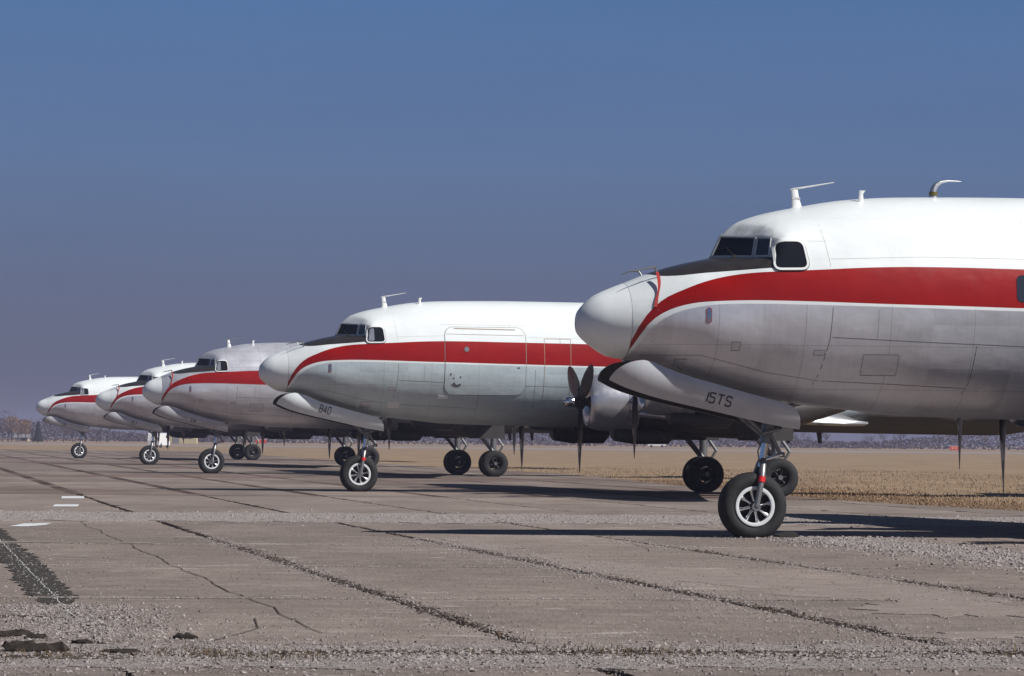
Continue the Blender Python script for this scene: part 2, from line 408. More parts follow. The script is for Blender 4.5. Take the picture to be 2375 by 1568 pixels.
def on_hull(s, z, off=0.0, side=-1):
    """point on the hull skin at station s and height z (port side = -1)"""
    h = BVH.ray_cast(Vector((s - sN, side * 6, z)), Vector((0, -side, 0)))
    if h[0] is None:
        h = BVH.find_nearest(Vector((s - sN, side * .5, z)))
    n = h[1]
    if n.y * side < 0: n = -n
    return h[0] + n * off, n
def patch(mb, poly, off, side=-1, mi=0, grid=None):
    if len(poly) < 60:
        q = []; L_ = sum(math.dist(poly[i], poly[i - 1]) for i in range(len(poly))) / 60
        for i in range(len(poly)):
            a, b = poly[i], poly[(i + 1) % len(poly)]; m = max(1, int(math.dist(a, b) / max(L_, .02)))
            q += [(a[0] + (b[0] - a[0]) * k / m, a[1] + (b[1] - a[1]) * k / m) for k in range(m)]
        poly = q
    """flat outline in (s,z) laid on the hull as a thin plate: rim + top skin"""
    c = (sum(p[0] for p in poly) / len(poly), sum(p[1] for p in poly) / len(poly))
    lev = [1.0, .85, .7, .55, .4, .25, .1]
    v = []; n = len(poly); f = []
    for s, z in poly: v.append(on_hull(s, z, -.01, side)[0])
    for L in lev:
        for s, z in poly: v.append(on_hull(c[0] + (s - c[0]) * L, c[1] + (z - c[1]) * L, off, side)[0])
    v.append(on_hull(c[0], c[1], off, side)[0])
    for L in range(len(lev)):
        for k in range(n):
            k2 = (k + 1) % n; f.append((L * n + k, L * n + k2, (L + 1) * n + k2, (L + 1) * n + k))
    L = len(lev)
    for k in range(n): f.append((L * n + k, L * n + (k + 1) % n, len(v) - 1))
    mb.add(v, f, mi)
def ribbon(mb, line, w, off=.004, side=-1, closed=False, mi=0, step=.12):
    pts = list(line) + ([line[0]] if closed else [])
    q = []
    for a, b in zip(pts[:-1], pts[1:]):
        L = math.hypot(b[0] - a[0], b[1] - a[1]); m = max(1, int(L / step))
        q += [(a[0] + (b[0] - a[0]) * k / m, a[1] + (b[1] - a[1]) * k / m) for k in range(m)]
    if not closed: q.append(pts[-1])
    N = len(q); v = []; f = []
    for i, p in enumerate(q):
        a = q[(i - 1) % N] if (closed or i) else p; b = q[(i + 1) % N] if (closed or i < N - 1) else p
        dx, dz = b[0] - a[0], b[1] - a[1]; L = math.hypot(dx, dz) or 1; nx, nz = -dz / L * w / 2, dx / L * w / 2
        v.append(on_hull(p[0] + nx, p[1] + nz, off, side)[0]); v.append(on_hull(p[0] - nx, p[1] - nz, off, side)[0])
    for i in range(N if closed else N - 1):
        j = (i + 1) % N; f.append((2 * i, 2 * i + 1, 2 * j + 1, 2 * j))
    mb.add(v, f, mi)
def rrect(s0, s1, z0, z1, r, n=5, skew=0.0):
    P = []
    for cx_, cz_, a0 in ((s1 - r, z1 - r, 0), (s0 + r, z1 - r, 90), (s0 + r, z0 + r, 180), (s1 - r, z0 + r, 270)):
        for k in range(n + 1):
            a = R(a0 + 90 * k / n); x, z = cx_ + r * math.cos(a), cz_ + r * math.sin(a)
            P.append((x + skew * (z - z0), z))
    return P
def ring_on(mb, inner, outer, off, side=-1, mi=0):
    n = len(inner); v = []; f = []
    for o_, L in ((-.01, outer), (off, outer), (off, inner), (-.01, inner)):
        for s, z in L: v.append(on_hull(s, z, o_, side)[0])
    for L in range(3):
        for k in range(n):
            k2 = (k + 1) % n; f.append((L * n + k, L * n + k2, (L + 1) * n + k2, (L + 1) * n + k))
    mb.add(v, f, mi)
def grow(poly, d):
    c = (sum(p[0] for p in poly) / len(poly), sum(p[1] for p in poly) / len(poly)); P = []; n = len(poly)
    for i in range(n):
        a, b = poly[i - 1], poly[(i + 1) % n]; dx, dz = b[0] - a[0], b[1] - a[1]; L = math.hypot(dx, dz) or 1
        nx, nz = dz / L, -dx / L
        if nx * (poly[i][0] - c[0]) + nz * (poly[i][1] - c[1]) < 0: nx, nz = -nx, -nz
        P.append((poly[i][0] + nx * d, poly[i][1] + nz * d))
    return P

# windscreen panes: bilinear in the hull's windscreen band
def band(j, t, side):
    a = A[IB]; b = A[IT]; i = min(int(j), 3); q = j - i
    p = a[i] * (1 - q) + a[i + 1] * q; r = b[i] * (1 - q) + b[i + 1] * q; x = p * (1 - t) + r * t
    return Vector((x[0] - sN, x[1] * side, x[2]))
def wpane(j0, j1, t0, t1, side, off, mb, rim=None):
    c = [band(j0, t0, side), band(j1, t0, side), band(j1, t1, side), band(j0, t1, side)]
    n = (c[1] - c[0]).cross(c[3] - c[0]).normalized()
    if n.z < 0: n = -n
    m = sum(c, Vector()) / 4
    v = []; f = []
    if rim is None:
        v = [p - n * .012 for p in c] + [p + n * off for p in c]
        f = [(4, 5, 6, 7)] + [(k, (k + 1) % 4, 4 + (k + 1) % 4, 4 + k) for k in range(4)]
    else:
        o = []
        for k in range(4):
            e1 = (c[k] - c[k - 1]).normalized(); e2 = (c[k] - c[(k + 1) % 4]).normalized(); o.append(c[k] + (e1 + e2) * rim)
        v = [p - n * .01 for p in o] + [p + n * off for p in o] + [p + n * off for p in c] + [p - n * .01 for p in c]
        f = [(L * 4 + k, L * 4 + (k + 1) % 4, (L + 1) * 4 + (k + 1) % 4, (L + 1) * 4 + k) for L in range(3) for k in range(4)]
    mb.add(v, f)
CACHE = {}
def cached(key, fn):
    if key not in CACHE: CACHE[key] = fn()
    return CACHE[key]

# stroke lettering, cell 1 wide x 1.5 high
GLY = {'1': [[(.5, 0), (.5, 1.5)]],
       '5': [[(.95, 1.5), (.1, 1.5), (.1, .85), (.75, .85), (.92, .68), (.92, .17), (.75, 0), (.2, 0), (.06, .2)]],
       'T': [[(0, 1.5), (1, 1.5)], [(.5, 1.5), (.5, 0)]],
       'S': [[(.95, 1.25), (.75, 1.5), (.25, 1.5), (.08, 1.3), (.08, .98), (.25, .8), (.75, .72), (.93, .52), (.93, .2), (.75, 0), (.22, 0), (.05, .24)]],
       '8': [[(.2, .78), (.08, .95), (.08, 1.35), (.24, 1.5), (.76, 1.5), (.92, 1.35), (.92, .95), (.8, .78), (.2, .78), (.05, .6), (.05, .17), (.22, 0), (.78, 0), (.95, .17), (.95, .6), (.8, .78)]],
       '4': [[(.72, 0), (.72, 1.5), (.03, .45), (1, .45)]],
       '0': [[(.08, .22), (.08, 1.28), (.26, 1.5), (.74, 1.5), (.92, 1.28), (.92, .22), (.74, 0), (.26, 0), (.08, .22), (.08, .5)]],
       '6': [[(.9, 1.3), (.72, 1.5), (.28, 1.5), (.08, 1.28), (.08, .22), (.26, 0), (.74, 0), (.92, .2), (.92, .65), (.74, .85), (.1, .85)]],
       'K': [[(.08, 0), (.08, 1.5)], [(.95, 1.5), (.1, .62)], [(.35, .88), (.98, 0)]],
       '3': [[(.06, 1.3), (.24, 1.5), (.76, 1.5), (.92, 1.3), (.92, .98), (.76, .8), (.4, .8)], [(.76, .8), (.94, .6), (.94, .2), (.76, 0), (.22, 0), (.05, .2)]],
       '7': [[(.02, 1.5), (.96, 1.5), (.4, 0)]]}
DOOR_UP = [(.49, 2.64), (.55, 2.74), (.64, 2.82), (.80, 2.90), (1.0, 2.935), (1.15, 2.91), (1.34, 2.83), (1.79, 2.67), (2.25, 2.55), (2.69, 2.43), (3.17, 2.31), (3.45, 2.235), (3.58, 2.16), (3.66, 2.05), (3.69, 1.95), (3.70, 1.86)]
DOOR_LO = [(.49, 2.60), (.80, 2.46), (1.34, 2.30), (2.07, 2.14), (2.76, 1.99), (3.17, 1.90), (3.70, 1.815)]
DY0 = -.60
def door_pt(s, t, side=-1, off=0.0):
    """t 0 at the lower edge .. 1 at the hinge; belly-shaped skin"""
    zu, zl = F(DOOR_UP, s), F(DOOR_LO, s); z = zl + (zu - zl) * t
    q = (z - zl) / .55
    y = -.605 - .14 * q - .08 * math.sin(math.pi * min(1, max(0, q))) + .30 * max(0, 1.1 - s) ** 2
    y -= off
    return Vector((s - sN, y * -side, z))
def door_pt_z(s, z, off):
    zu, zl = F(DOOR_UP, s), F(DOOR_LO, s); return door_pt(s, (z - zl) / max(.02, zu - zl), -1, off)
def mesh_door(side):
    mb = MB(); S = [.49, .50, .53, .57, .64, .72, .8, .9, 1.0, 1.15, 1.34, 1.6, 1.9, 2.2, 2.5, 2.8, 3.1, 3.3, 3.45, 3.52, 3.58, 3.63, 3.66, 3.68, 3.695, 3.70]
    NT_ = 9; rings = []
    for s in S:
        outer = [door_pt(s, k / NT_, side) for k in range(NT_ + 1)]; inner = [door_pt(s, k / NT_, side, -.045) for k in range(NT_, -1, -1)]
        rings.append(outer + inner)
    mb.loft(rings, True)
    me = mb.mesh('nose_gear_door', [M_DOOR, M_DARKIN], angle=40)
    for p in me.polygons:     # inside face of the door is dark primer
        if (p.normal.y * side) < -.2: p.material_index = 1
    return me
def mesh_number(txt, s0, z0, h, ang, xs=1.0):
    mb = MB(); c, s_ = math.cos(ang), math.sin(ang); w = h * .20 / 1.0; cell = h / 1.5; x = 0
    for ch in txt:
        for st in GLY[ch]:
            P = []
            for (a, b), (a2, b2) in zip(st[:-1], st[1:]):
                m = 3
                P += [(a + (a2 - a) * k / m, b + (b2 - b) * k / m) for k in range(m)]
            P.append(st[-1]); v = []; f = []
            for i, (a, b) in enumerate(P):
                p, q = P[max(i - 1, 0)], P[min(i + 1, len(P) - 1)]
                dx, dy = q[0] - p[0], q[1] - p[1]; L = math.hypot(dx, dy) or 1
                for sg in (1, -1):
                    aa = (a - dy / L * .11 * sg) * cell + x; bb = (b + dx / L * .11 * sg) * cell
                    S_ = s0 + aa * xs * c - bb * s_; Z_ = z0 + aa * xs * s_ + bb * c
                    v.append(door_pt_z(S_, Z_, .006))
            for i in range(len(P) - 1): f.append((2 * i, 2 * i + 1, 2 * i + 3, 2 * i + 2))
            mb.add(v, f)
        x += cell * (.75 if ch == '1' else 1.32)
    return mb.mesh('registration_number', [M_INK], smooth=False)

def mesh_tyre(r, w, rim, flat=0.0, n=48):
    """tyre about the y axis, centre at origin; squashed at the ground"""
    mb = MB(); prof = []
    hs = [(rim, -w * .36), (rim + .02, -w * .43), (rim + (r - rim) * .35, -w * .5), (rim + (r - rim) * .62, -w * .495), (rim + (r - rim) * .84, -w * .42), (r - .012, -w * .30), (r, -w * .2)]
    prof = [(y, q) for q, y in hs] + [(0, r + .004)] + [(-y, q) for q, y in hs[::-1]]
    mb.lathe(prof, (0, 0, 0), 'y', n)
    # tread grooves
    me = mb.mesh('tyre', [M_TYRE], angle=50)
    if flat:
        for v in me.vertices:
            if v.co.z < -flat: 
                d = -flat - v.co.z; v.co.z = -flat; v.co.y *= 1 + d * 1.2
    return me
def mesh_rim(rim, w, depth=.10, spokes=8, ring=True, dark=False):
    mb = MB()
    for sg in (-1, 1):
        y0 = sg * w * .40
        if ring:
            mb.lathe([(y0, rim + .012), (y0 + sg * .035, rim + .010), (y0 + sg * .040, rim - .004), (y0 + sg * .030, rim - .045), (y0 - sg * .01, rim - .05)], (0, 0, 0), 'y', 40, 0)
        mb.lathe([(y0, rim - .045), (y0 - sg * depth, rim - .06), (y0 - sg * depth, .02)], (0, 0, 0), 'y', 32, 1)
        mb.lathe([(y0 - sg * depth, .085), (y0 + sg * .02, .085), (y0 + sg * .035, .07), (y0 + sg * .036, .0001)], (0, 0, 0), 'y', 20, 3)
        for k in range(spokes):
            a = 2 * math.pi * k / spokes + .2; c, s = math.cos(a), math.sin(a); rings = []
            for q, hw, dp in ((.075, .030, .075), (.16, .028, .07), (rim - .045, .046, .055)):
                ring_ = []
                for t, yy in ((-hw, -dp), (-hw * .75, -.012), (0, .006), (hw * .75, -.012), (hw, -dp)):
                    ring_.append((q * c - t * s, y0 + sg * yy, q * s + t * c))
                rings.append(ring_)
            mb.loft(rings, False, 2, closed=False)
    return mb.mesh('wheel_rim', [M_RING, M_SOOT, M_NAC if dark else M_RIM, M_SOOT], angle=45)

# ------------------------------------------------------------------ wing, engines, tail meshes
def zsh(s, z): return z - SLOPE * (s - 9.0)
def airfoil(c, th, n=14):
    P = []
    for k in range(2 * n):
        a = math.pi * k / n; x = .5 * (1 + math.cos(a))
        yt = 5 * th * (.2969 * math.sqrt(max(x, 0)) - .126 * x - .3516 * x * x + .2843 * x ** 3 - .1015 * x ** 4)
        P.append((x * c, (yt if k < n else -yt) * c * (1.05 if k < n else .9)))
    return P
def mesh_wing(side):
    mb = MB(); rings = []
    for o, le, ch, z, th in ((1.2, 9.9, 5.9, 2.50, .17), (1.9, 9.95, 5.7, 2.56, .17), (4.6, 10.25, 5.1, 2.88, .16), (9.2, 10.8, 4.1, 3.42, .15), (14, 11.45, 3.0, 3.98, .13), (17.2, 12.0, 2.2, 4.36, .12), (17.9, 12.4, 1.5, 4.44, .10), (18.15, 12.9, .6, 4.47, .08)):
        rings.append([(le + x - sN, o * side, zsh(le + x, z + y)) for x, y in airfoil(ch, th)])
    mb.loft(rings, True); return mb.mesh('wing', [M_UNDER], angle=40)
ENG = {1: (4.6, 8.87, 2.72), 2: (9.2, 9.50, 3.17)}      # offset, prop station, hub height
def sect(s, cy, cz, w, h, n=24, p=2.4):
    r = []
    for k in range(n):
        a = 2 * math.pi * k / n; c, q = math.cos(a), math.sin(a)
        r.append((s - sN, cy + w * math.copysign(abs(c) ** (2 / p), c), cz + h * math.copysign(abs(q) ** (2 / p), q)))
    return r
def mesh_cowl(side, which):
    o, s, z = ENG[which]; cy = o * side; mb = MB()
    prof = [(.55, .30), (.32, .46), (.22, .58), (.19, .64), (.20, .695), (.25, .745), (.36, .795), (.58, .835), (1.0, .85), (1.28, .845)]
    mb.lathe([(s - sN + a, r) for a, r in prof], (0, cy, z), 'x', 40, 0)
    for k in range(20):     # cowl flaps
        a0 = 2 * math.pi * (k + .06) / 20; a1 = 2 * math.pi * (k + .94) / 20; v = []
        for a in (a0, (a0 + a1) / 2, a1):
            for x, r in ((1.29, .84), (1.62, .875), (1.62, .86), (1.29, .825)): v.append((s - sN + x, cy + r * math.cos(a), z + r * math.sin(a)))
        f = [(i * 4 + q, i * 4 + (q + 1) % 4, (i + 1) * 4 + (q + 1) % 4, (i + 1) * 4 + q) for i in range(2) for q in range(4)] + [(0, 1, 2, 3), (8, 9, 10, 11)]
        mb.add(v, f, 0)
    # engine face behind the lip: crankcase and cylinder heads
    mb.lathe([(s - sN + .22, .001), (s - sN + .22, .13), (s - sN + .32, .19), (s - sN + .60, .24), (s - sN + .62, .6)], (0, cy, z), 'x', 20, 1)
    for k in range(9):
        a = 2 * math.pi * k / 9; c, q = math.cos(a), math.sin(a)
        mb.tube([(s - sN + .52, cy + .2 * c, z + .2 * q), (s - sN + .52, cy + .52 * c, z + .52 * q)], [.09, .10], 8, 1)
    return mb.mesh('cowling', [M_COWL, M_SOOT], angle=38)
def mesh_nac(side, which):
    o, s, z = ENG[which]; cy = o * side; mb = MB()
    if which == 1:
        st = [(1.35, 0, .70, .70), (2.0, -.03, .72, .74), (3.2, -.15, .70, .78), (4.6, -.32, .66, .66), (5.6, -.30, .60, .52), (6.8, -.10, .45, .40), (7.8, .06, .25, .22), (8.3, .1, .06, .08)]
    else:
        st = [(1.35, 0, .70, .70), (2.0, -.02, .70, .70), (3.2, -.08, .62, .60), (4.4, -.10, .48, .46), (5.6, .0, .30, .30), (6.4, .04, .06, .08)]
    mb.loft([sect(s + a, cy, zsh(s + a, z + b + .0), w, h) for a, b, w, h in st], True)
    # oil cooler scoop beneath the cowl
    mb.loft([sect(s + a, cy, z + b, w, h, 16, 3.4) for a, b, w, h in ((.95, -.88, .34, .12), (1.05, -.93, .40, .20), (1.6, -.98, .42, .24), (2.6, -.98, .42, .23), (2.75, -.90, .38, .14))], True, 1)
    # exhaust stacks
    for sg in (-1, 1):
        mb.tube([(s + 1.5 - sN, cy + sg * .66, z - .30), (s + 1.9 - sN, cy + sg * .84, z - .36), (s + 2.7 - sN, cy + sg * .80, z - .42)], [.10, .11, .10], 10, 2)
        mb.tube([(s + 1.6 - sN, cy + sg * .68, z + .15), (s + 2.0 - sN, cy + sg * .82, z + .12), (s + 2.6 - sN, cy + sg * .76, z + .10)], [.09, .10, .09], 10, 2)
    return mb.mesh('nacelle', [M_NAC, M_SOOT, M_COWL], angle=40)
def mesh_blade():
    mb = MB(); rings = []
    for r, c, tw, th in ((.14, .11, 52, .10), (.30, .15, 50, .085), (.55, .30, 43, .06), (.9, .41, 34, .045), (1.3, .43, 27, .036), (1.7, .36, 22, .028), (1.95, .22, 19, .020), (2.04, .12, 18, .014), (2.07, .03, 18, .008)):
        a = -R(90 - tw); ring = []
        for k in range(10):
            t = 2 * math.pi * k / 10; u, w = math.cos(t) * c / 2, math.sin(t) * th / 2
            ring.append((u * math.cos(a) - w * math.sin(a), u * math.sin(a) + w * math.cos(a), r))
        rings.append(ring)
    mb.loft(rings, True); return mb.mesh('blade', [M_BLADE], angle=45)
def mesh_hub():
    mb = MB()
    mb.lathe([(-.52, .001), (-.52, .05), (-.46, .06), (-.45, .12), (-.40, .145), (-.20, .15), (-.17, .13)], (0, 0, 0), 'x', 20, 0)
    mb.lathe([(-.17, .12), (-.15, .17), (.12, .17), (.16, .12), (.35, .11)], (0, 0, 0), 'x', 20, 1)
    for k in range(3):
        a = 2 * math.pi * k / 3; c, s = math.cos(a), math.sin(a)
        mb.tube([(0, 0, 0), (0, -s * .22, c * .22)], [.12, .105], 12, 1)
    return mb.mesh('propeller', [M_CHROME, M_SOOT], angle=40)
def mesh_fillet(side):
    mb = MB(); rings = []
    for s, y0, y1, z0, z1 in ((14.2, 1.55, 2.5, 2.42, 2.9), (15.4, 1.6, 2.35, 2.32, 2.95), (16.6, 1.62, 2.05, 2.22, 2.8), (17.6, 1.62, 1.8, 2.2, 2.55), (18.4, 1.58, 1.62, 2.22, 2.3)):
        rings.append([(s - sN, y * side, zsh(s, z)) for y, z in ((y0 - .4, z0), (y1, z0 + .06), (y1, z0 + .12), ((y0 + y1) / 2, (z0 + z1) / 2 + .05), (y0 - .1, z1), (y0 - .5, z1))])
    mb.loft(rings, True); return mb.mesh('wing_fillet', [M_METAL], angle=50)
def mesh_fin():
    mb = MB(); rings = []
    for z, le, te, th in ((5.2, 26.2, 32.4, .30), (6.4, 28.4, 32.2, .24), (7.8, 29.7, 31.9, .16), (8.2, 30.2, 31.7, .10), (8.32, 30.8, 31.4, .03)):
        c = te - le; rings.append([(le + x - sN, y, z) for x, y in airfoil(c, th / c * 1.2, 10)])
    mb.loft(rings, True); return mb.mesh('tail_fin', [M_WHITE], angle=40)
def mesh_stab(side):
    mb = MB(); rings = []
    for o, le, c, z in ((.2, 28.2, 3.4, 4.95), (3.5, 29.2, 2.3, 5.12), (6.2, 30.0, 1.4, 5.26), (6.6, 30.5, .6, 5.28)):
        rings.append([(le + x - sN, o * side, z + y) for x, y in airfoil(c, .11, 10)])
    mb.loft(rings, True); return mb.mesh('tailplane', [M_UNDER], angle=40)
WB = 11.70; GO = 4.6
def mesh_maingear(side):
    mb = MB(); x = WB; cy = GO * side
    mb.tube([(x, cy, .55), (x, cy, 1.15)], .085, 14, 1)
    mb.tube([(x, cy, 1.10), (x, cy, 2.6)], .135, 14, 0)
    mb.tube([(x, cy - .62, .565), (x, cy + .62, .565)], .07, 12, 0)
    mb.tube([(x, cy - .2, 1.05), (x - .75, cy - .2, 1.95)], .05, 8, 0); mb.tube([(x, cy + .2, 1.05), (x - .75, cy + .2, 1.95)], .05, 8, 0)
    mb.tube([(x + .12, cy, 1.75), (x + .42, cy, 1.32)], .05, 8, 0); mb.tube([(x + .42, cy, 1.32), (x + .10, cy, .80)], .045, 8, 0)
    mb.tube([(x + .1, cy, 2.3), (x + .55, cy + .1, 1.65)], .035, 8, 0)
    mb.tube([(x + .05, cy - .1, .62), (x + .05, cy + .1, 1.2)], .02, 6, 0)
    return mb.mesh('main_gear', [M_STRUT, M_CHROME], angle=40)
def mesh_geardoor(side, inner):
    cy = GO * side + (.62 if inner * side > 0 else -.62); out_ = .10 if inner * side > 0 else -.10
    mb = MB(); v = []
    P = [(-1.55, 2.25), (-1.30, 1.80), (-.9, 1.64), (.30, 1.64), (.36, 1.72), (.36, 2.3)]
    for t in (0, .04):
        for a, z in P: v.append((WB + a, cy + t + out_ * (2.3 - z), z))
    n = len(P); f = [tuple(range(n)), tuple(range(2 * n - 1, n - 1, -1))] + [(k, (k + 1) % n, n + (k + 1) % n, n + k) for k in range(n)]
    mb.add(v, f); return mb.mesh('gear_door', [M_NAC], smooth=False)
def mesh_nosegear():
    mb = MB()
    y0 = -.275
    for sg in (-1, 1):
        mb.tube([(.0, sg * .29, .52), (.06, sg * .285, .80), (.105, sg * .25, 1.02), (.15, sg * .13, 1.22), (.17, sg * .06, 1.30)], [.045, .05, .055, .06, .06], 12, 0)
        mb.tube([(0, sg * .31, .52), (0, sg * .24, .52)], .075, 14, 0)
    mb.tube([(0, -.3, .52), (0, .3, .52)], .04, 10, 0)
    mb.tube([(.155, 0, 1.18), (.22, 0, 1.62)], .062, 16, 1)           # oleo piston
    mb.tube([(.215, 0, 1.58), (.225, 0, 1.64)], .10, 16, 0)
    mb.tube([(.222, 0, 1.62), (.34, 0, 2.55)], .098, 16, 0)           # cylinder
    # torque links behind the leg
    mb.tube([(.18, -.04, 1.30), (.50, -.03, 1.40)], .032, 8, 1); mb.tube([(.18, .04, 1.30), (.50, .03, 1.40)], .032, 8, 1)
    mb.tube([(.50, 0, 1.38), (.25, -.04, 1.82)], .032, 8, 0); mb.tube([(.50, 0, 1.38), (.25, .04, 1.82)], .032, 8, 0)
    mb.tube([(.47, 0, 1.39), (.55, 0, 1.39)], .045, 8, 0)
    # drag braces
    for sg in (-1, 1): mb.tube([(.20, sg * .10, 1.70), (-.55, sg * .30, 2.35)], .038, 8, 0)
    mb.tube([(.27, 0, 2.0), (.85, 0, 2.3)], .04, 8, 0)
    # steering cylinders and hose
    mb.tube([(.12, -.14, 1.75), (.42, -.14, 1.82)], .035, 8, 0); mb.tube([(.10, -.09, 1.25), (.05, -.16, 1.45), (.20, -.13, 1.75)], .013, 6, 0)
    return mb.mesh('nose_gear', [M_STRUT, M_CHROME], angle=40)

# ------------------------------------------------------------------ one airliner
SIDEWIN = [(3.13, 4.89), (3.53, 4.895), (3.585, 4.46), (3.04, 4.45)]
def round_poly(q, r, n=5):
    P = []; m = len(q)
    for i in range(m):
        a, b, c = Vector(q[i - 1]), Vector(q[i]), Vector(q[(i + 1) % m])
        u = (a - b).normalized(); w = (c - b).normalized(); p0 = b + u * r; p1 = b + w * r
        for k in range(n + 1):
            t = k / n; P.append(tuple(p0 * (1 - t) ** 2 + b * 2 * t * (1 - t) + p1 * t * t))
    return P
SW = round_poly(SIDEWIN, .11)
def mk_sidewin(side):
    mb = MB(); patch(mb, SW, .022, side); return mb.mesh('cockpit_window', [M_GLASS], angle=30)
def mk_sky_glimpse():
    mb = MB(); patch(mb, round_poly([(3.16, 4.85), (3.27, 4.86), (3.27, 4.49), (3.09, 4.485)], .04, 3), .027, -1); return mb.mesh('sky_glimpse_patch', [M_SKYGLIMPSE], angle=30)  # pale patch on the glass, painted as sky seen through the far window
def mk_sideframe(side):
    mb = MB(); ring_on(mb, SW, grow(SW, .035), .034, side, 0)
    ring_on(mb, grow(SW, .035), grow(SW, .047), .010, side, 1)
    return mb.mesh('window_frame', [M_WHITE, M_SEAM], angle=30)
def mk_pane(j0, j1, side):
    mb = MB(); wpane(j0, j1, .10, .90, side, .006, mb); return mb.mesh('windscreen_pane', [M_GLASS], smooth=False)
def mk_pframe(j0, j1, side):
    mb = MB(); wpane(j0, j1, .10, .90, side, .014, mb, rim=.028); return mb.mesh('pane_frame', [M_FRAME], smooth=False)
SEAMW = [([(3.80, 5.42), (3.88, 5.2), (3.95, 4.6), (3.96, 4.5)], .010), ([(3.97, 4.62), (5.6, 4.68), (7.3, 4.67), (9.5, 4.63)], .007), ([(3.62, 4.92), (3.94, 4.92)], .006), ([(7.35, 5.45), (7.35, 4.55)], .006), ([(1.18, 4.05), (1.19, 3.75)], .006)]
SEAML = [([(3.98, 3.82), (3.96, 3.29), (3.86, 2.7), (3.78, 2.45)], .012), ([(4.0, 3.33), (5.6, 3.27), (7.3, 3.22), (9.5, 3.17)], .009), ([(4.75, 3.78), (4.75, 3.33)], .006), ([(6.45, 3.22), (6.42, 2.6), (6.3, 2.3)], .010), ([(3.95, 2.62), (5.0, 2.58), (6.4, 2.52)], .008), ([(1.12, 3.38), (1.11, 2.98)], .008), ([(1.0, 3.02), (1.9, 3.02), (3.0, 2.75), (3.9, 2.62)], .006), ([(8.1, 3.7), (8.1, 2.4)], .009), ([(2.7, 2.75), (2.66, 2.55)], .008)]
def mk_seam(line, w, side, m):
    mb = MB(); ribbon(mb, line, w, .002, side); return mb.mesh('panel_seam', [m], smooth=False)
def mk_access(i):
    q = [rrect(2.36, 2.50, 3.10, 3.24, .01), rrect(1.55, 1.72, 2.80, 2.96, .01), rrect(3.72, 3.90, 3.04, 3.12, .01), rrect(4.55, 5.15, 2.72, 3.06, .03), rrect(2.95, 3.25, 2.52, 2.68, .02)][i]
    mb = MB(); patch(mb, q, .004, -1, 0); ribbon(mb, q, .008, .006, -1, True, 1)
    return mb.mesh('access_panel', [M_PANEL, M_SEAM], angle=60)
M_PANEL = weathered('access_panel_metal', (.60, .60, .65), .36, .5, .12, 6)
def mk_static():
    q = rrect(1.93, 2.01, 3.55, 3.79, .035); mb = MB(); patch(mb, q, .006, -1, 0); ribbon(mb, q, .010, .008, -1, True, 1)
    return mb.mesh('static_plate', [M_PLATE, M_REDP], smooth=False)
def mk_cabwin():
    q = rrect(7.10, 7.52, 3.95, 4.40, .09); mb = MB(); patch(mb, q, .006, -1, 0); return mb.mesh('cabin_window', [M_GLASS2], smooth=False)
def mk_mast(bare):
    mb = MB(); zb = F(TOP, 3.78) - .04
    st = [(zb, 3.79, .11, .035), (zb + .06, 3.78, .085, .03), (zb + .2, 3.755, .065, .024), (zb + .34, 3.735, .06, .022)]
    mb.loft([[(s + c * math.cos(a) - sN, w * math.sin(a), z) for a in [2 * math.pi * k / 12 for k in range(12)]] for z, s, c, w in st], True, 0)
    mb.loft([[(s - sN, w * math.sin(a), z + h * math.cos(a)) for a in [2 * math.pi * k / 8 for k in range(8)]] for s, z, w, h in ((3.66, zb + .335, .012, .010), (3.72, zb + .35, .03, .02), (3.86, zb + .37, .02, .018), (4.43, zb + .475, .008, .008))], True, 1)
    mb.box((3.765 - sN, 0, zb + .19), (.14, .056, .035), mi=2)
    return mb.mesh('antenna_mast', [M_WHITE, M_STRUT if bare else M_FRAME, M_FRAME], angle=40)
def mk_hook():
    mb = MB(); zb = F(TOP, 6.17) - .03
    path = [(6.165, zb, .075), (6.165, zb + .14, .06), (6.18, zb + .18, .055), (6.22, zb + .24, .045), (6.30, zb + .29, .03), (6.42, zb + .31, .018), (6.66, zb + .305, .006)]
    mb.tube([(s - sN, 0, z) for s, z, r in path], [r for s, z, r in path], 10, 0)
    mb.lathe([(zb + .055, .0765), (zb + .12, .0765)], (6.165 - sN, 0, 0), 'z', 12, 1)
    return mb.mesh('hook_antenna', [M_METAL, M_AMBER], angle=50)
def mk_fence(s, y, h):
    mb = MB(); p = section(s, math.asin(y / F(WID, s)) if y else 0)
    z = p[2] - .02
    mb.loft([[(s + dx - sN + c * math.cos(a), -y + w * math.sin(a), z + t) for a in [2 * math.pi * k / 8 for k in range(8)]] for t, dx, c, w in ((0, 0, .05, .02), (h * .7, .0, .035, .012), (h * .95, .02, .05, .012), (h, .03, .055, .012))], True)
    return mb.mesh('blade_antenna', [M_WHITE], angle=40)
def mk_rjoint():
    full = np.concatenate([G, G[:, -2:0:-1] * np.array([1, -1, 1])], 1); r = []
    for i, k in ((RN, 1.0012), (RN, 1.004), (RN, 1.004), (RN, 1.0012)):
        c = full[i].mean(0); r.append(c + (full[i] - c) * k)
    for q, dx in zip(r, (.002, .002, .012, .012)): q[:, 0] += dx - sN
    mb = MB(); mb.loft([[tuple(p) for p in q] for q in r], False); return mb.mesh('radome_joint', [M_SEAM])
def mk_pitot(side):
    mb = MB(); p, n = on_hull(1.27, 4.31, 0, side); t = p + Vector((-.02, .0, .05)) + n * .13
    mb.tube([p - n * .03, p + n * .06 + Vector((0, 0, .03)), t], [.022, .018, .016], 8); mb.tube([t + Vector((.03, 0, .01)), t, t + Vector((-.16, 0, -.02)), t + Vector((-.30, side * .01, -.075))], [.02, .02, .012, .006], 8)
    return mb.mesh('pitot_tube', [M_STRUT])
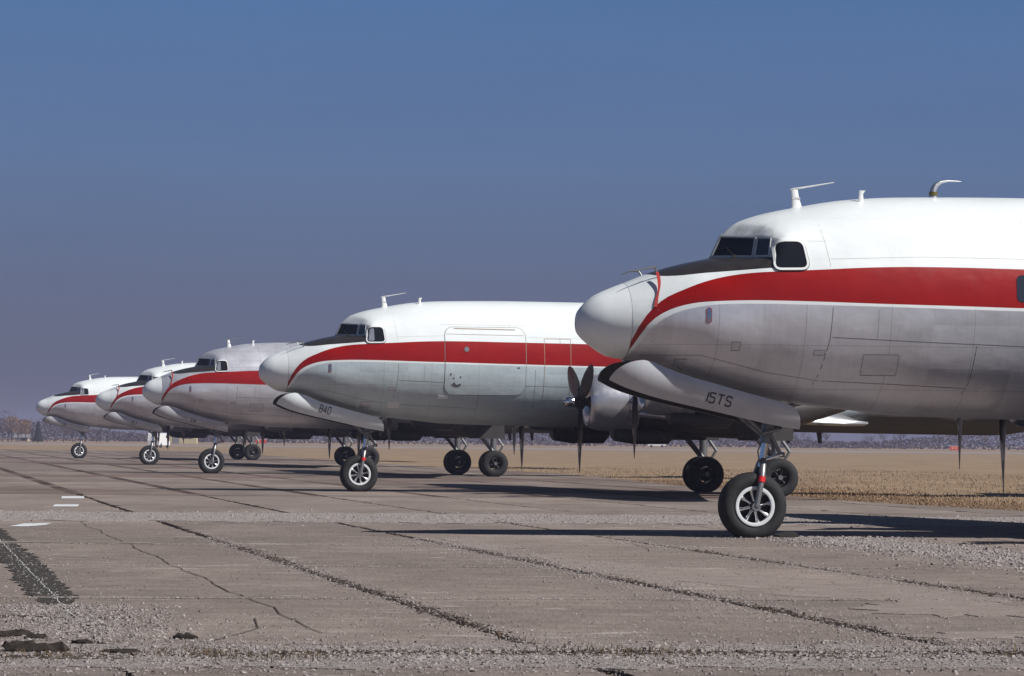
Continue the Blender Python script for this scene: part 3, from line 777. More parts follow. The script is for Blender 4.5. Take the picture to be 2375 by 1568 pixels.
def mk_streamer():
    mb = MB(); p, n = on_hull(1.27, 4.31, 0, -1); top = p + n * .14 + Vector((0, 0, .03)); v = []; f = []
    L = 10
    for k in range(L + 1):
        t = k / L; s = 1.28 - .13 * t + .01 * math.sin(6 * t); z = 4.30 - .50 * t
        q, nn = on_hull(s, z, .012 + .10 * (1 - t) ** 3, -1); w = .022 + .006 * math.sin(9 * t)
        v += [q + Vector((-w, 0, 0)), q + Vector((w, -.01, .004))]
    f = [(2 * k, 2 * k + 1, 2 * k + 3, 2 * k + 2) for k in range(L)]
    mb.add(v, f); return mb.mesh('warning_streamer', [M_REDP])
def mk_wiper(side):
    mb = MB(); a = band(1.2, .0, side); b = band(.75, .35, side); o = Vector((-.02, 0, .03))
    mb.tube([a + o, b + o], .010, 6); c = band(1.0, .42, side) + o; d = band(.35, .30, side) + o
    mb.tube([c, d], .008, 6); mb.box(a + o, (.05, .05, .05)); return mb.mesh('wiper', [M_SOOT])
def mk_belly(i):
    s, h = [(16.3, .38), (17.3, .36), (12.5, .3)][i]; mb = MB(); z = F(BOT, s) + .03
    mb.loft([[(s + dx - sN + c * math.cos(a), w * math.sin(a), z - t) for a in [2 * math.pi * k / 8 for k in range(8)]] for t, dx, c, w in ((0, 0, .09, .02), (h, .03, .055, .012))], True)
    return mb.mesh('belly_antenna', [M_SOOT])
CARGO = rrect(5.37, 7.80, 2.93, 4.93, .26, 6)
def mk_cargo():
    mb = MB()
    zq = lambda s, z: z
    patch2(mb, CARGO, .012); return mb
def patch2(mb, q, off): patch(mb, q, off, -1, 0)
def mk_cargo_seam():
    mb = MB(); ribbon(mb, grow(CARGO, .012), .016, .004, -1, True, 0, .08)
    return mb.mesh('door_gap', [M_GAP], smooth=False)
def mk_cargo_hinge():
    mb = MB(); ribbon(mb, [(5.65, 4.89), (7.50, 4.87)], .028, .016, -1, False, 0); ribbon(mb, [(5.27, 5.02), (7.80, 5.00)], .008, .003, -1, False, 1); ribbon(mb, [(5.41, 4.72), (7.77, 4.70)], .011, .016, -1, False, 0)
    return mb.mesh('door_hinge', [M_RUSTW, M_SEAMW], smooth=False)
def mk_latch():
    mb = MB()
    for q in ([(5.57, 3.22), (5.65, 3.30), (5.67, 3.25), (5.80, 3.20), (5.87, 3.26), (5.83, 3.18), (5.70, 3.16)], rrect(5.52, 5.56, 3.5, 3.56, .01, 2), rrect(5.61, 5.66, 3.40, 3.43, .01, 2), rrect(5.82, 5.85, 3.42, 3.48, .01, 2), rrect(7.55, 7.62, 3.72, 3.76, .01, 2)):
        patch(mb, q, .020, -1, 0)
    return mb.mesh('door_latch', [M_SEAM], smooth=False)
def mk_port():
    q = [(6.01 + .075 * math.cos(a), 4.27 + .075 * math.sin(a)) for a in [2 * math.pi * k / 16 for k in range(16)]]
    mb = MB(); patch(mb, q, .020, -1, 0); return mb.mesh('porthole', [M_STRUT], smooth=False)
def mk_crewdoor():
    mb = MB(); ribbon(mb, rrect(8.37, 9.17, 2.78, 4.62, .02, 2), .014, .004, -1, True, 0); ribbon(mb, [(8.85, 4.62), (8.85, 4.46)], .012, .004)
    return mb.mesh('crew_door', [M_RUSTW], smooth=False)
def mk_repair(i):
    q = [rrect(3.75, 4.10, 2.50, 2.70, .06), rrect(5.2, 5.5, 2.80, 2.90, .01)][i]
    mb = MB(); patch(mb, q, .004, -1, 0); return mb.mesh('repair_patch', [M_WHITE if i else M_DOOR2], smooth=False)

def build_plane(loc, rz, label, livery_mat, number, num_spec, opts):
    root = empty('airliner', loc, rz)
    tag(root, label, 'airplane', 'airliners parked in a row on the old apron')
    fz = link('fuselage', FUSE, root)
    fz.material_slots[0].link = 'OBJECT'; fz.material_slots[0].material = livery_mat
    rd = link('radome', RADOME, root); rd['label'] = 'white rounded nose cone'
    for side in (-1, 1):
        for j0, j1 in ((.13, 1.90), (2.12, 2.90)):
            pn = link('windscreen_pane', cached(('pane', j0, side), lambda: mk_pane(j0, j1, side)), root)
            link('pane_frame', cached(('pfr', j0, side), lambda: mk_pframe(j0, j1, side)), pn)
        w = link('cockpit_window', cached(('sw', side), lambda: mk_sidewin(side)), root)
        link('window_frame', cached(('swf', side), lambda: mk_sideframe(side)), w)
        if side == -1 and opts.get('sky_glimpse'): link('sky_glimpse_patch', cached('sky_glimpse', mk_sky_glimpse), w)
        link('wiper', cached(('wip', side), lambda: mk_wiper(side)), root)
        d = link('nose_gear_door', cached(('door', side), lambda: mesh_door(side)), root)
        if opts.get('pale'): d.material_slots[0].link = 'OBJECT'; d.material_slots[0].material = M_DOOR2
        if side == -1:
            link('registration_number', cached(('num', number), lambda: mesh_number(number, *num_spec)), d)['label'] = 'black registration characters ' + number if not opts.get('blur') else 'small dark registration characters'
        wg = link('wing', cached(('wing', side), lambda: mesh_wing(side)), root)
        link('wing_fillet', cached(('fil', side), lambda: mesh_fillet(side)), root)
        for which in (1, 2):
            o, s, z = ENG[which]
            nc = link('nacelle', cached(('nac', side, which), lambda: mesh_nac(side, which)), root)
            link('cowling', cached(('cowl', side, which), lambda: mesh_cowl(side, which)), nc)
            a0 = R(opts.get('prop', {}).get((side, which), random.uniform(-4, 4)))
            hb = link('propeller', cached('hub', mesh_hub), root, loc=(s - sN, o * side, z), rot=(a0 + math.pi, 0, 0))
            for k in range(3):
                link('blade', cached('blade', mesh_blade), hb, rot=(2 * math.pi * k / 3, 0, 0))
        g = link('main_gear', cached(('mg', side), lambda: mesh_maingear(side)), root)
        for dy in (-.36, .36):
            link('tyre', cached('mtyre', lambda: mesh_tyre(.575, .40, .27, .555)), g, loc=(WB, GO * side + dy, .555))
            link('wheel_rim', cached('mrim', lambda: mesh_rim(.25, .40, .14, 6, False, True)), g, loc=(WB, GO * side + dy, .555))
        for inner in (-1, 1): link('gear_door', cached(('gd', side, inner), lambda: mesh_geardoor(side, inner)), root)
        link('tailplane', cached(('stab', side), lambda: mesh_stab(side)), root)
    link('tail_fin', cached('fin', mesh_fin), root)
    ng = link('nose_gear', cached('ng', mesh_nosegear), root)
    link('tyre', cached('ntyre', lambda: mesh_tyre(.57, .46, .325, .525)), ng, loc=(0, 0, .525))
    link('wheel_rim', cached('nrim', lambda: mesh_rim(.325, .46, .13, 8, True)), ng, loc=(0, 0, .525))
    if opts.get('sleeve', True):
        link('leg_sleeve', cached('sleeve', mk_sleeve), ng)
    link('antenna_mast', cached(('mast', bool(opts.get('bare'))), lambda: mk_mast(opts.get('bare'))), root)
    link('blade_antenna', cached('ba1', lambda: mk_fence(4.78, .42, .2)), root)
    if opts.get('hook'): link('hook_antenna', cached('hook', mk_hook), root)
    for L, m in ((SEAMW, M_SEAMW), (SEAML, M_SEAM)):
        for i, (ln, w) in enumerate(L):
            for side in (-1, 1): link('panel_seam', cached(('seam', m.name, i, side), lambda: mk_seam(ln, w, side, m)), root)
    link('radome_joint', cached('rj', mk_rjoint), root)
    for side in (-1, 1): link('pitot_tube', cached(('pit', side), lambda: mk_pitot(side)), root)
    if opts.get('streamer'): link('warning_streamer', cached('stream', mk_streamer), root)
    link('static_plate', cached('static', mk_static), root)
    for i in opts.get('access', (0, 1, 2, 3)): link('access_panel', cached(('acc', i), lambda: mk_access(i)), root)
    for i in range(3): link('belly_antenna', cached(('bel', i), lambda: mk_belly(i)), root)
    if opts.get('cabwin'): link('cabin_window', cached('cabw', mk_cabwin), root)
    if opts.get('cargo'):
        me = cached('cargo', lambda: mk_cargo().mesh('cargo_door', [M_WHITE], angle=60))
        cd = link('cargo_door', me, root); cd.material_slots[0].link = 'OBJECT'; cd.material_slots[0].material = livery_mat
        link('door_gap', cached('cgap', mk_cargo_seam), cd); link('door_hinge', cached('chin', mk_cargo_hinge), cd); link('door_latch', cached('clat', mk_latch), cd)
        link('porthole', cached('port', mk_port), cd)
        link('crew_door', cached('crew', mk_crewdoor), root)
        for i in range(2): link('repair_patch', cached(('rep', i), lambda: mk_repair(i)), root)
    return root
def mk_sleeve():
    mb = MB(); mb.tube([(.085, -.268, .93), (.105, -.25, 1.02)], .064, 12); return mb.mesh('leg_sleeve', [M_REDS])

TH = R(10.5)
NUMS = [(2.03, 2.27, .16, -.20, 1.0), (1.72, 2.38, .21, -.24, .68), (2.05, 2.25, .15, -.25, .75), (1.90, 2.28, .19, -.25, .75), (1.85, 2.30, .19, -.25, .75)]
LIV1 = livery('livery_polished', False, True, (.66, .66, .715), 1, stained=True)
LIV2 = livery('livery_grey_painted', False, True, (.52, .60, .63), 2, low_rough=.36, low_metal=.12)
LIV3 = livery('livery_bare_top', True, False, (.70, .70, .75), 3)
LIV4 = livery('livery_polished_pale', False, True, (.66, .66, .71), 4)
build_plane((4.05, 64.4, 0), TH, 'nearest white airliner with red stripe and bare metal belly, nose gear door marked 15TS', LIV1, '15TS', NUMS[0], dict(hook=True, streamer=True, cabwin=True, prop={(1, 1): -4, (1, 2): 0}))
build_plane((-4.56, 115.3, 0), TH, 'white airliner with grey painted belly, large outlined cargo door and nose gear door marked 840', LIV2, '840', NUMS[1], dict(pale=True, cargo=True, sky_glimpse=True, access=(2, 4), prop={(-1, 1): 0, (-1, 2): 1}))
build_plane((-13.1, 168.0, 0), TH, 'bare metal topped airliner with red stripe lacking a white line, third from the front', LIV3, '61K', NUMS[2], dict(bare=True, sky_glimpse=True, streamer=True, sleeve=False))
build_plane((-20.25, 215.2, 0), TH, 'white topped airliner mostly hidden behind the bare metal topped one, gear door marked 357', LIV4, '357', NUMS[3], dict(streamer=True, sleeve=False))
build_plane((-30.35, 269.9, 0), TH, 'farthest white airliner at the left end of the row', LIV4, '36', NUMS[4], dict(blur=True, sky_glimpse=True, sleeve=False))

# wheel chock behind the nearest nose wheel
def chock(x, y, rz, label):
    mb = MB(); P = [(-.16, 0), (.18, 0), (.18, .03), (.0, .085), (-.12, .085)]
    v = [(a, -.22, z) for a, z in P] + [(a, .22, z) for a, z in P]; n = 5
    f = [tuple(range(n))[::-1], tuple(range(n, 2 * n))] + [(k, (k + 1) % n, n + (k + 1) % n, n + k) for k in range(n)]
    mb.add(v, f); me = mb.mesh('wheel_chock', [M_WOOD], smooth=False)
    o = link('wheel_chock', me); o.location = (x, y, .012); o.rotation_euler = (0, 0, rz)
    tag(o, label, 'wheel chock')
chock(4.05 + .60 * math.cos(TH), 64.4 + .60 * math.sin(TH), TH + math.pi, 'dark wooden chock behind the nose wheel of the nearest airliner')

# ------------------------------------------------------------------ ground
KS = .16; KN = 1 + KS * KS
def ab(a, b):        # slab grid coordinates -> world
    x = (a - KS * b) / KN; return x, b + KS * x
def concrete_mat(name, lines):
    m, t, b = new_mat(name, (.3, .28, .26), .9); g = NT(t)
    gm = g.n('ShaderNodeNewGeometry'); o = gm.outputs['Position']; x, y, z = g.xyz(o)
    big = g.noise(.22, 6, .62, g.scale(o, (1.4, .55, 1))); mid = g.noise(1.7, 6, .6, o); fine = g.noise(30, 4, .7, o)
    streak = g.noise(1.0, 5, .65, g.scale(o, (.5, 2.2, 1)))
    broom = g.noise(1.0, 4, .75, g.scale(o, (24, 1.5, 1))); grit = g.noise(1.0, 3, .8, g.scale(o, (70, 6, 1)))
    f = g.math('ADD', g.math('MULTIPLY', big, .40), g.math('ADD', g.math('MULTIPLY', mid, .22), g.math('ADD', g.math('MULTIPLY', streak, .22), g.math('MULTIPLY', fine, .16))))
    c = g.ramp(f, [(.36, (.145, .117, .100)), (.60, (.300, .244, .211)), (.50, (.220, .178, .153)), (.72, (.46, .39, .345))])
    kb = g.rangemap(g.math('ADD', g.math('MULTIPLY', broom, .5), g.math('MULTIPLY', grit, .5)), .33, .67, .70, 1.28); c = g.mix(1.0, c, g.comb(kb, kb, kb), 'MULTIPLY')
    # exposed aggregate where the surface has scaled off
    sp = g.rangemap(g.noise(.9, 7, .7, g.scale(o, (.7, 1.5, 1)), dist=.6), .60, .68, 0, 1)
    c = g.mix(g.math('MULTIPLY', sp, .55), c, (.52, .47, .44, 1))
    # each poured slab a slightly different grey
    aa = g.math('ADD', x, g.math('MULTIPLY', y, KS)); bb = g.math('SUBTRACT', y, g.math('MULTIPLY', x, KS))
    ia = g.math('DIVIDE', g.math('SUBTRACT', aa, 1.59), 3.38); ib = g.math('DIVIDE', g.math('SUBTRACT', bb, 28.9), 9.68)
    wn = g.n('ShaderNodeTexWhiteNoise'); t.links.new(g.comb(g.math('FLOOR', ia), g.math('FLOOR', ib), 0.0), wn.inputs['Vector'])
    k = g.rangemap(wn.outputs['Value'], 0, 1, .86, 1.10); c = g.mix(1.0, c, g.comb(k, k, k), 'MULTIPLY')
    speck = g.rangemap(g.noise(55, 2, .5, o), .66, .72, 0, .7); c = g.mix(speck, c, (.07, .06, .055, 1))
    if lines:    # far joints, too far off to build
        wob = g.math('MULTIPLY', g.math('SUBTRACT', g.noise(.5, 4, .6, o), .5), .25)
        fa = g.math('ABSOLUTE', g.math('SUBTRACT', g.math('FRACT', g.math('ADD', ia, .5)), .5))
        fb = g.math('ABSOLUTE', g.math('SUBTRACT', g.math('FRACT', g.math('ADD', ib, .5)), .5))
        weed = g.rangemap(g.noise(.12, 5, .6, o), .38, .52, .35, 1)
        la = g.math('LESS_THAN', g.math('ADD', fa, g.math('MULTIPLY', wob, .12)), .060); lb = g.math('LESS_THAN', g.math('ADD', fb, g.math('MULTIPLY', wob, .08)), .022)
        c = g.mix(g.math('MULTIPLY', g.math('MAXIMUM', la, lb), weed), c, (.055, .034, .026, 1))
        dirt = g.rangemap(g.noise(.05, 6, .65, g.scale(o, (1, .5, 1))), .47, .58, 0, .75); c = g.mix(dirt, c, (.13, .09, .074, 1))
    t.links.new(c, b.inputs['Base Color'])
    h = g.math('ADD', g.math('MULTIPLY', fine, .5), g.math('MULTIPLY', mid, .5)); t.links.new(g.bump(h, .55, .02), b.inputs['Normal'])
    b.inputs['Specular IOR Level'].default_value = .2
    return m
M_SLAB = concrete_mat('slab_concrete', False); M_FARC = concrete_mat('far_concrete', True)
def earth_mat(name, stops, sc1=.6, stretch=(1, 1, 1), bump=.5):
    m, t, b = new_mat(name, (.3, .2, .1), .95); g = NT(t); gm = g.n('ShaderNodeNewGeometry'); o = g.scale(gm.outputs['Position'], stretch)
    f = g.math('ADD', g.math('MULTIPLY', g.noise(sc1, 8, .66, o), .6), g.math('MULTIPLY', g.noise(sc1 * 14, 5, .7, o), .4))
    t.links.new(g.ramp(f, stops), b.inputs['Base Color']); t.links.new(g.bump(f, bump, .06), b.inputs['Normal'])
    b.inputs['Specular IOR Level'].default_value = .1
    return m
M_GRASS = earth_mat('dry_grass_field', [(.33, (.19, .125, .082)), (.68, (.36, .262, .172)), (.5, (.272, .195, .124))], .25, (1, .35, 1))
M_JOINT = earth_mat('joint_dirt', [(.35, (.035, .028, .022)), (.65, (.13, .105, .085))], 3)
M_TAR = earth_mat('tar_patch', [(.35, (.036, .033, .029)), (.65, (.082, .074, .064))], 9)
M_ASPH = earth_mat('broken_asphalt', [(.35, (.022, .019, .017)), (.65, (.060, .050, .043))], 12)
M_CLOD = earth_mat('dirt_clods', [(.35, (.040, .030, .025)), (.65, (.12, .095, .08))], 25)
M_PAINT = earth_mat('old_white_paint', [(.33, (.42, .42, .42)), (.6, (.72, .73, .74))], 3)
M_RUN = earth_mat('runway_concrete', [(.35, (.24, .20, .18)), (.65, (.33, .285, .26))], .03, (1, .2, 1), .1)
M_GRAV = earth_mat('gravel_stone', [(.36, (.11, .096, .09)), (.5, (.32, .28, .265)), (.64, (.60, .545, .52))], 34)
M_WEED = earth_mat('dead_weed', [(.3, (.05, .034, .020)), (.7, (.20, .14, .08))], 2)
M_STRAW = earth_mat('dry_grass_blades', [(.3, (.19, .125, .075)), (.7, (.36, .25, .165))], 2)

M_SPALL = earth_mat('scaled_concrete', [(.40, (.20, .165, .143)), (.54, (.30, .25, .22)), (.7, (.46, .40, .37))], 5, (.35, 1.6, 1), .5)
def sheet(name, pts, z, mat, parent=None):
    me = bpy.data.meshes.new(name); me.from_pydata([(x, y, z) for x, y in pts], [], [tuple(range(len(pts)))]); me.update()
    o = link(name, me, parent, mat); return o
def slab_sheet(name, pts, z, mat, parent=None, depth=.02):
    n = len(pts); v = [(x, y, z) for x, y in pts] + [(x, y, z - depth) for x, y in pts]
    f = [tuple(range(n))] + [(k, n + k, n + (k + 1) % n, (k + 1) % n) for k in range(n)]
    me = bpy.data.meshes.new(name); me.from_pydata(v, [], f); me.update(); return link(name, me, parent, mat)
def subsheet(name, x0, x1, y0, y1, z, mat):
    return sheet(name, [(x0, y0), (x1, y0), (x1, y1), (x0, y1)], z, mat)
ground = subsheet('ground', -2600, 2600, -60, 3000, -.05, M_GRASS); tag(ground, kind='structure')
# apron: far concrete sheet plus the near bed that carries the separate slabs
EDGE = [(26, 22), (21, 50), (16.2, 72), (12.4, 92.7), (9.4, 106), (6.3, 140), (2.5, 185), (-5, 225), (-16, 300), (-34, 420)]
rag = []
for (x0, y0), (x1, y1) in zip(EDGE[:-1], EDGE[1:]):
    m = max(2, int(math.hypot(x1 - x0, y1 - y0) / 1.5))
    for k in range(m):
        t = k / m; rag.append((x0 + (x1 - x0) * t + random.uniform(-.25, .25), y0 + (y1 - y0) * t))
rag.append(EDGE[-1])
B1 = 28.9 + 9.68 * 8      # the separate slabs stop here
apron = sheet('apron', [(-90, 10), (30, 10)] + rag + [(-260, 430)], -.035, M_JOINT); tag(apron, kind='structure')
def edge_x(y): return float(np.interp(y, [p[1] for p in EDGE], [p[0] for p in EDGE]))
farp = [ab(1.59 - 3.38 * 30, B1)] + [p for p in [ab(a, B1) for a in np.linspace(-95, 60, 50)] if p[0] < edge_x(p[1]) - .3]
farp += [p for p in rag if p[1] > farp[-1][1] + .5] + [(-260, 430)]
sheet('far_concrete', [(x, y) for x, y in farp], 0.0, M_FARC, apron)
def jag(p, q, amp, step, fixed=True):
    L = math.hypot(q[0] - p[0], q[1] - p[1]); n = max(2, int(L / step)); nx, ny = -(q[1] - p[1]) / L, (q[0] - p[0]) / L; r = []
    for k in range(n):
        t = k / n; j = random.gauss(0, amp) if k else 0
        if random.random() < .05: j += abs(random.gauss(0, amp * 4))
        r.append((p[0] + (q[0] - p[0]) * t + nx * j, p[1] + (q[1] - p[1]) * t + ny * j))
    return r
nsl = 0
for ib in range(-1, 8):
    b0 = 28.9 + 9.68 * ib; b1 = b0 + 9.68
    wide_lo = .30 if ib in (0, 5) else .034; wide_hi = .30 if ib in (-1, 4) else .034
    for ia in range(-9, 14):
        a0 = 1.59 + 3.38 * ia; a1 = a0 + 3.38
        cx_, cy_ = ab((a0 + a1) / 2, (b0 + b1) / 2)
        if abs(cx_) > cy_ * .135 + 6.5 or cy_ < 18: continue
        if cx_ > edge_x(cy_) + 1.0: continue
        wl = {2: .06, 1: .07, 3: .035}.get(ia, .035) ; wr = {1: .06, 0: .07, 2: .035}.get(ia, .035)
        c = [ab(a0 + wl, b0 + wide_lo), ab(a1 - wr, b0 + wide_lo), ab(a1 - wr, b1 - wide_hi), ab(a0 + wl, b1 - wide_hi)]
        near = cy_ < 75
        P = jag(c[0], c[1], .012 if near else .02, .30, .1) + jag(c[1], c[2], .026, .16 if near else .4) + jag(c[2], c[3], .012, .30) + jag(c[3], c[0], .026, .16 if near else .4)
        P = [(min(x, edge_x(y) - .02), y) for x, y in P]
        zt = random.uniform(-.005, 0); n = len(P)
        v = [(x, y, zt) for x, y in P] + [(x, y, -.06) for x, y in P]
        f = [tuple(range(n))] + [(k, n + k, n + (k + 1) % n, (k + 1) % n) for k in range(n)]
        me = bpy.data.meshes.new('concrete_slab'); me.from_pydata(v, [], f); me.update()
        link('concrete_slab', me, apron, M_SLAB); nsl += 1
def strip(name, pts, w, z, mat, parent=apron, jit=.3):
    v = []; f = []
    q = []
    for (x0, y0), (x1, y1) in zip(pts[:-1], pts[1:]):
        m = max(1, int(math.hypot(x1 - x0, y1 - y0) / .35)); q += [(x0 + (x1 - x0) * k / m, y0 + (y1 - y0) * k / m) for k in range(m)]
    q.append(pts[-1])
    for i, p in enumerate(q):
        a, b = q[max(i - 1, 0)], q[min(i + 1, len(q) - 1)]; dx, dy = b[0] - a[0], b[1] - a[1]; L = math.hypot(dx, dy) or 1
        ww = (w(i / (len(q) - 1)) if callable(w) else w) / 2
        l = ww * random.uniform(1 - jit, 1 + jit); r = ww * random.uniform(1 - jit, 1 + jit)
        v += [(p[0] - dy / L * l, p[1] + dx / L * l, z), (p[0] + dy / L * r, p[1] - dx / L * r, z)]
    f = [(2 * i, 2 * i + 1, 2 * i + 3, 2 * i + 2) for i in range(len(q) - 1)]
    me = bpy.data.meshes.new(name); me.from_pydata(v, [], f); me.update()
    return link(name, me, parent, mat)
crk = []
for t in np.linspace(0, 1, 60):
    y = 72 - 40.5 * t; x = -8.1 + .1625 * (72 - y)
    crk.append((x + random.gauss(0, .022) + .03 * math.sin(y * .9), y))
strip('crack', crk, .015, .003, M_JOINT, apron, .5)
for q in ([(-2.4, 29.5), (-2.1, 32.2), (-2.25, 34.0)], [(1.9, 60), (2.05, 57), (2.0, 55.5)], [(.3, 26), (.9, 24.6), (.8, 23.5)]): strip('crack', q, .014, .003, M_JOINT, apron, .5)
# tar patch over the left joint, with a pale crack down its middle
L0 = [ab(1.59 + random.gauss(0, .03), b) for b in np.linspace(36.2, 68, 120)]
strip('tar_patch', L0, lambda t: .46 * min(1, 6 * t + .4, 5 * (1 - t) + .6), .004, M_TAR, apron, .20)
strip('tar_patch', [(-5.1, 33.6), (-4.2, 34.0), (-3.4, 33.7)], .28, .004, M_TAR, apron, .5)
strip('crack', [ab(1.59 + random.gauss(0, .012), b) for b in np.linspace(35, 66, 110)], .008, .008, M_PAINT, apron, .5)
def G2(px, py):
    H = 1019.8 + .0095 * (px - 1187.5); d = 8906 * 1.6 / (py - H); return ((px - 1187.5) / 8906 * d, d)
for q in ([(148, 1151), (200, 1151), (199, 1156), (147, 1156)], [(132, 1170), (188, 1170), (185, 1175), (126, 1175)], [(24, 1221), (62, 1214), (126, 1213), (110, 1218), (70, 1221)]):
    sheet('paint_mark', [G2(*p) for p in q], .0045, M_PAINT, apron)
strip('paint_mark', [(-7.7, 57.45), (-6.6, 57.6), (-5.4, 57.75)], .5, .0045, M_SPALL, apron, .5)
M_BED = earth_mat('fine_gravel_bed', [(.36, (.15, .13, .12)), (.5, (.33, .29, .27)), (.63, (.54, .49, .465))], 9, (1, 1, 1), .9)
def bed(a0, a1, b0, b1, ja, jb):
    L = [ab(a, b0 + random.gauss(0, jb)) for a in np.arange(a0, a1, .4)] + [ab(a1 + random.gauss(0, ja), b) for b in np.arange(b0, b1, .5)]
    L += [ab(a, b1 + random.gauss(0, jb)) for a in np.arange(a1, a0, -.4)] + [ab(a0 + random.gauss(0, ja), b) for b in np.arange(b1, b0, -.5)]
    slab_sheet('gravel_bed', [(min(x, edge_x(y) - .1), y) for x, y in L], .006, M_BED, apron)
bed(-8, 27.2, 73.6, 82.2, .1, .35); bed(-2, 12, 27.0, 30.0, .1, .14); bed(14.9, 16.5, 36, 64, .13, .2)
for i_, (a, b, w, l) in enumerate(((9.0, 49.5, .5, 3.4), (9.3, 46.0, .6, 3.0), (10.0, 43.2, .7, 2.6), (10.6, 40.4, .9, 2.4), (8.9, 58.8, .35, 3.0), (10.4, 36.6, .9, 2.2), (3.0, 48.3, 1.6, .12), (.2, 57.9, 2.6, .16), (5.2, 57.9, 1.2, .10), (9.4, 31.6, .9, .5), (2.2, 38.7, 1.0, .10))):
    P_ = []
    for k in range(40):
        q = 6.283 * k / 40; rr = 1 + .30 * math.sin(3 * q + a) + random.gauss(0, .12); P_.append(ab(a + w * rr * math.cos(q), b + l * rr * math.sin(q)))
    slab_sheet('spalled_patch', P_, .0022 + .0003 * i_, M_SPALL, apron)
for i_, (a, b, w, l) in enumerate(((5.3, 28.75, .62, .30), (.55, 28.35, .40, .22), (2.6, 28.6, .42, .30), (8.8, 28.6, .55, .22), (3.9, 28.9, .7, .16), (7.0, 28.3, .4, .15), (1.35, 28.1, .3, .18), (10.3, 28.9, .5, .2))):
    P_ = []
    for k in range(44):
        q = 6.283 * k / 44; rr = 1 + .28 * math.sin(3 * q + a * 7) + random.gauss(0, .18); P_.append(ab(a + w * rr * math.cos(q), b + l * rr * math.sin(q)))
    slab_sheet('soil_patch', P_, .0085 + .0004 * i_, M_JOINT, apron)
# far taxiway and runway strips
for y0, y1, nm in ((660, 790, 'runway'), (1010, 1050, 'taxiway')):
    o = sheet(nm, [(-900, y0), (900, y0 - 14), (900, y1 - 14), (-900, y1)], -.042, M_RUN); tag(o, kind='structure')

# ------------------------------------------------------------------ gravel, weeds, grass fringe
def stones(name, pos, size, mat, label, cat):
    n = len(pos); k8 = np.array([(1, 1, -.3), (-1, 1, -.3), (-1, -1, -.3), (1, -1, -.3), (.7, .7, .8), (-.7, .7, .8), (-.7, -.7, .8), (.7, -.7, .8)], float) * .8
    V = k8[None] * np.stack([size * rng.uniform(.7, 1.5, n), size * rng.uniform(.6, 1.1, n), size * rng.uniform(.5, 1.0, n)], 1)[:, None]
    V += rng.normal(0, .22, V.shape) * size[:, None, None]
    th = rng.uniform(0, 6.283, n); c, s = np.cos(th)[:, None], np.sin(th)[:, None]
    X = V[..., 0] * c - V[..., 1] * s; Y = V[..., 0] * s + V[..., 1] * c
    V = np.stack([X, Y, np.maximum(V[..., 2], -.3 * size[:, None])], 2) + pos[:, None]
    Q = np.array([(4, 5, 6, 7), (0, 1, 5, 4), (1, 2, 6, 5), (2, 3, 7, 6), (3, 0, 4, 7)])
    Fc = Q[None] + (np.arange(n) * 8)[:, None, None]
    me = bpy.data.meshes.new(name); me.from_pydata(V.reshape(-1, 3), [], Fc.reshape(-1, 4)); me.update()
    o = link(name, me, None, mat); tag(o, label, cat, kind='stuff'); return o
pos = []; siz = []
def scatter(n, fn, s0, s1, z=0.004):
    for _ in range(n):
        p = fn(); pos.append((p[0], p[1], z)); siz.append(s0 * (s1 / s0) ** (random.random() ** 2.2))
scatter(42000, lambda: ab(random.uniform(-1.5, 11.5), 28.4 + random.gauss(0, .95)), .004, .017)
scatter(9000, lambda: ab(random.uniform(-1, 11), 28.6 + random.gauss(0, .45)), .006, .028)
scatter(12000, lambda: ab(random.uniform(-6, 26), 77.8 + random.gauss(0, 2.6)), .008, .03)
scatter(16000, lambda: ab(15.6 + random.gauss(0, .75), random.uniform(38, 66)), .007, .034)
for a_, w_ in ((4.98, .16), (8.36, .20), (8.36, .5), (11.7, .25)): scatter(3500, lambda: ab(a_ + random.gauss(0, w_), random.uniform(29, 62)), .004, .016)
for b_ in (38.6, 48.3, 57.9): scatter(1800, lambda: ab(random.uniform(-2, 14), b_ + random.gauss(0, .05)), .005, .014)
scatter(4000, lambda: ab(random.uniform(-1, 12), 30 + abs(random.gauss(0, 4))), .004, .012)
scatter(5000, lambda: ab(1.59 + random.gauss(0, .45), random.uniform(30.5, 37)), .005, .02)
scatter(900, lambda: ab(1.59 + random.gauss(0, .3), random.uniform(36, 60)), .005, .016)
scatter(14000, lambda: ab(random.uniform(-2, 20), 30 + 38 * random.random()), .003, .010)
stones('gravel', np.array(pos), np.array(siz), M_GRAV, 'pale loose gravel in bands along the widest joints of the apron', 'gravel')

pos = []; siz = []
for a, b, n, r in ((.42, 28.6, 9, .10), (.62, 28.25, 14, .12), (.95, 28.15, 12, .12), (1.3, 28.5, 6, .10), (1.75, 28.4, 4, .08), (2.3, 28.4, 6, .1), (3.0, 28.6, 5, .1), (6.1, 28.8, 10, .2), (8.2, 28.8, 8, .2), (8.7, 28.5, 8, .1)):
    scatter(n, lambda: ab(a + random.gauss(0, r * 1.4), b + random.gauss(0, r * .8)), .02, .06, -.008)
    scatter(n * 30, lambda: ab(a + random.gauss(0, r * 2.4), b + random.gauss(0, r)), .005, .018)
for a, w in ((4.7, .6), (5.4, .5), (3.2, .5), (6.6, .4), (8.6, .5)): scatter(1300, lambda: ab(a + random.gauss(0, w), 28.75 + random.gauss(0, .13)), .005, .020)
scatter(5000, lambda: ab(random.uniform(-1, 11), 28.5 + random.gauss(0, .8)), .004, .016)
for a_ in (4.98, 8.36): scatter(1200, lambda: ab(a_ + random.gauss(0, .05), random.uniform(30, 66)), .004, .016)
for a_ in (4.98, 8.36, 11.7): scatter(1200, lambda: ab(a_ + random.gauss(0, .07), random.choice((33.5, 36, 40, 43, 51, 55)) + random.gauss(0, .8)), .005, .02)
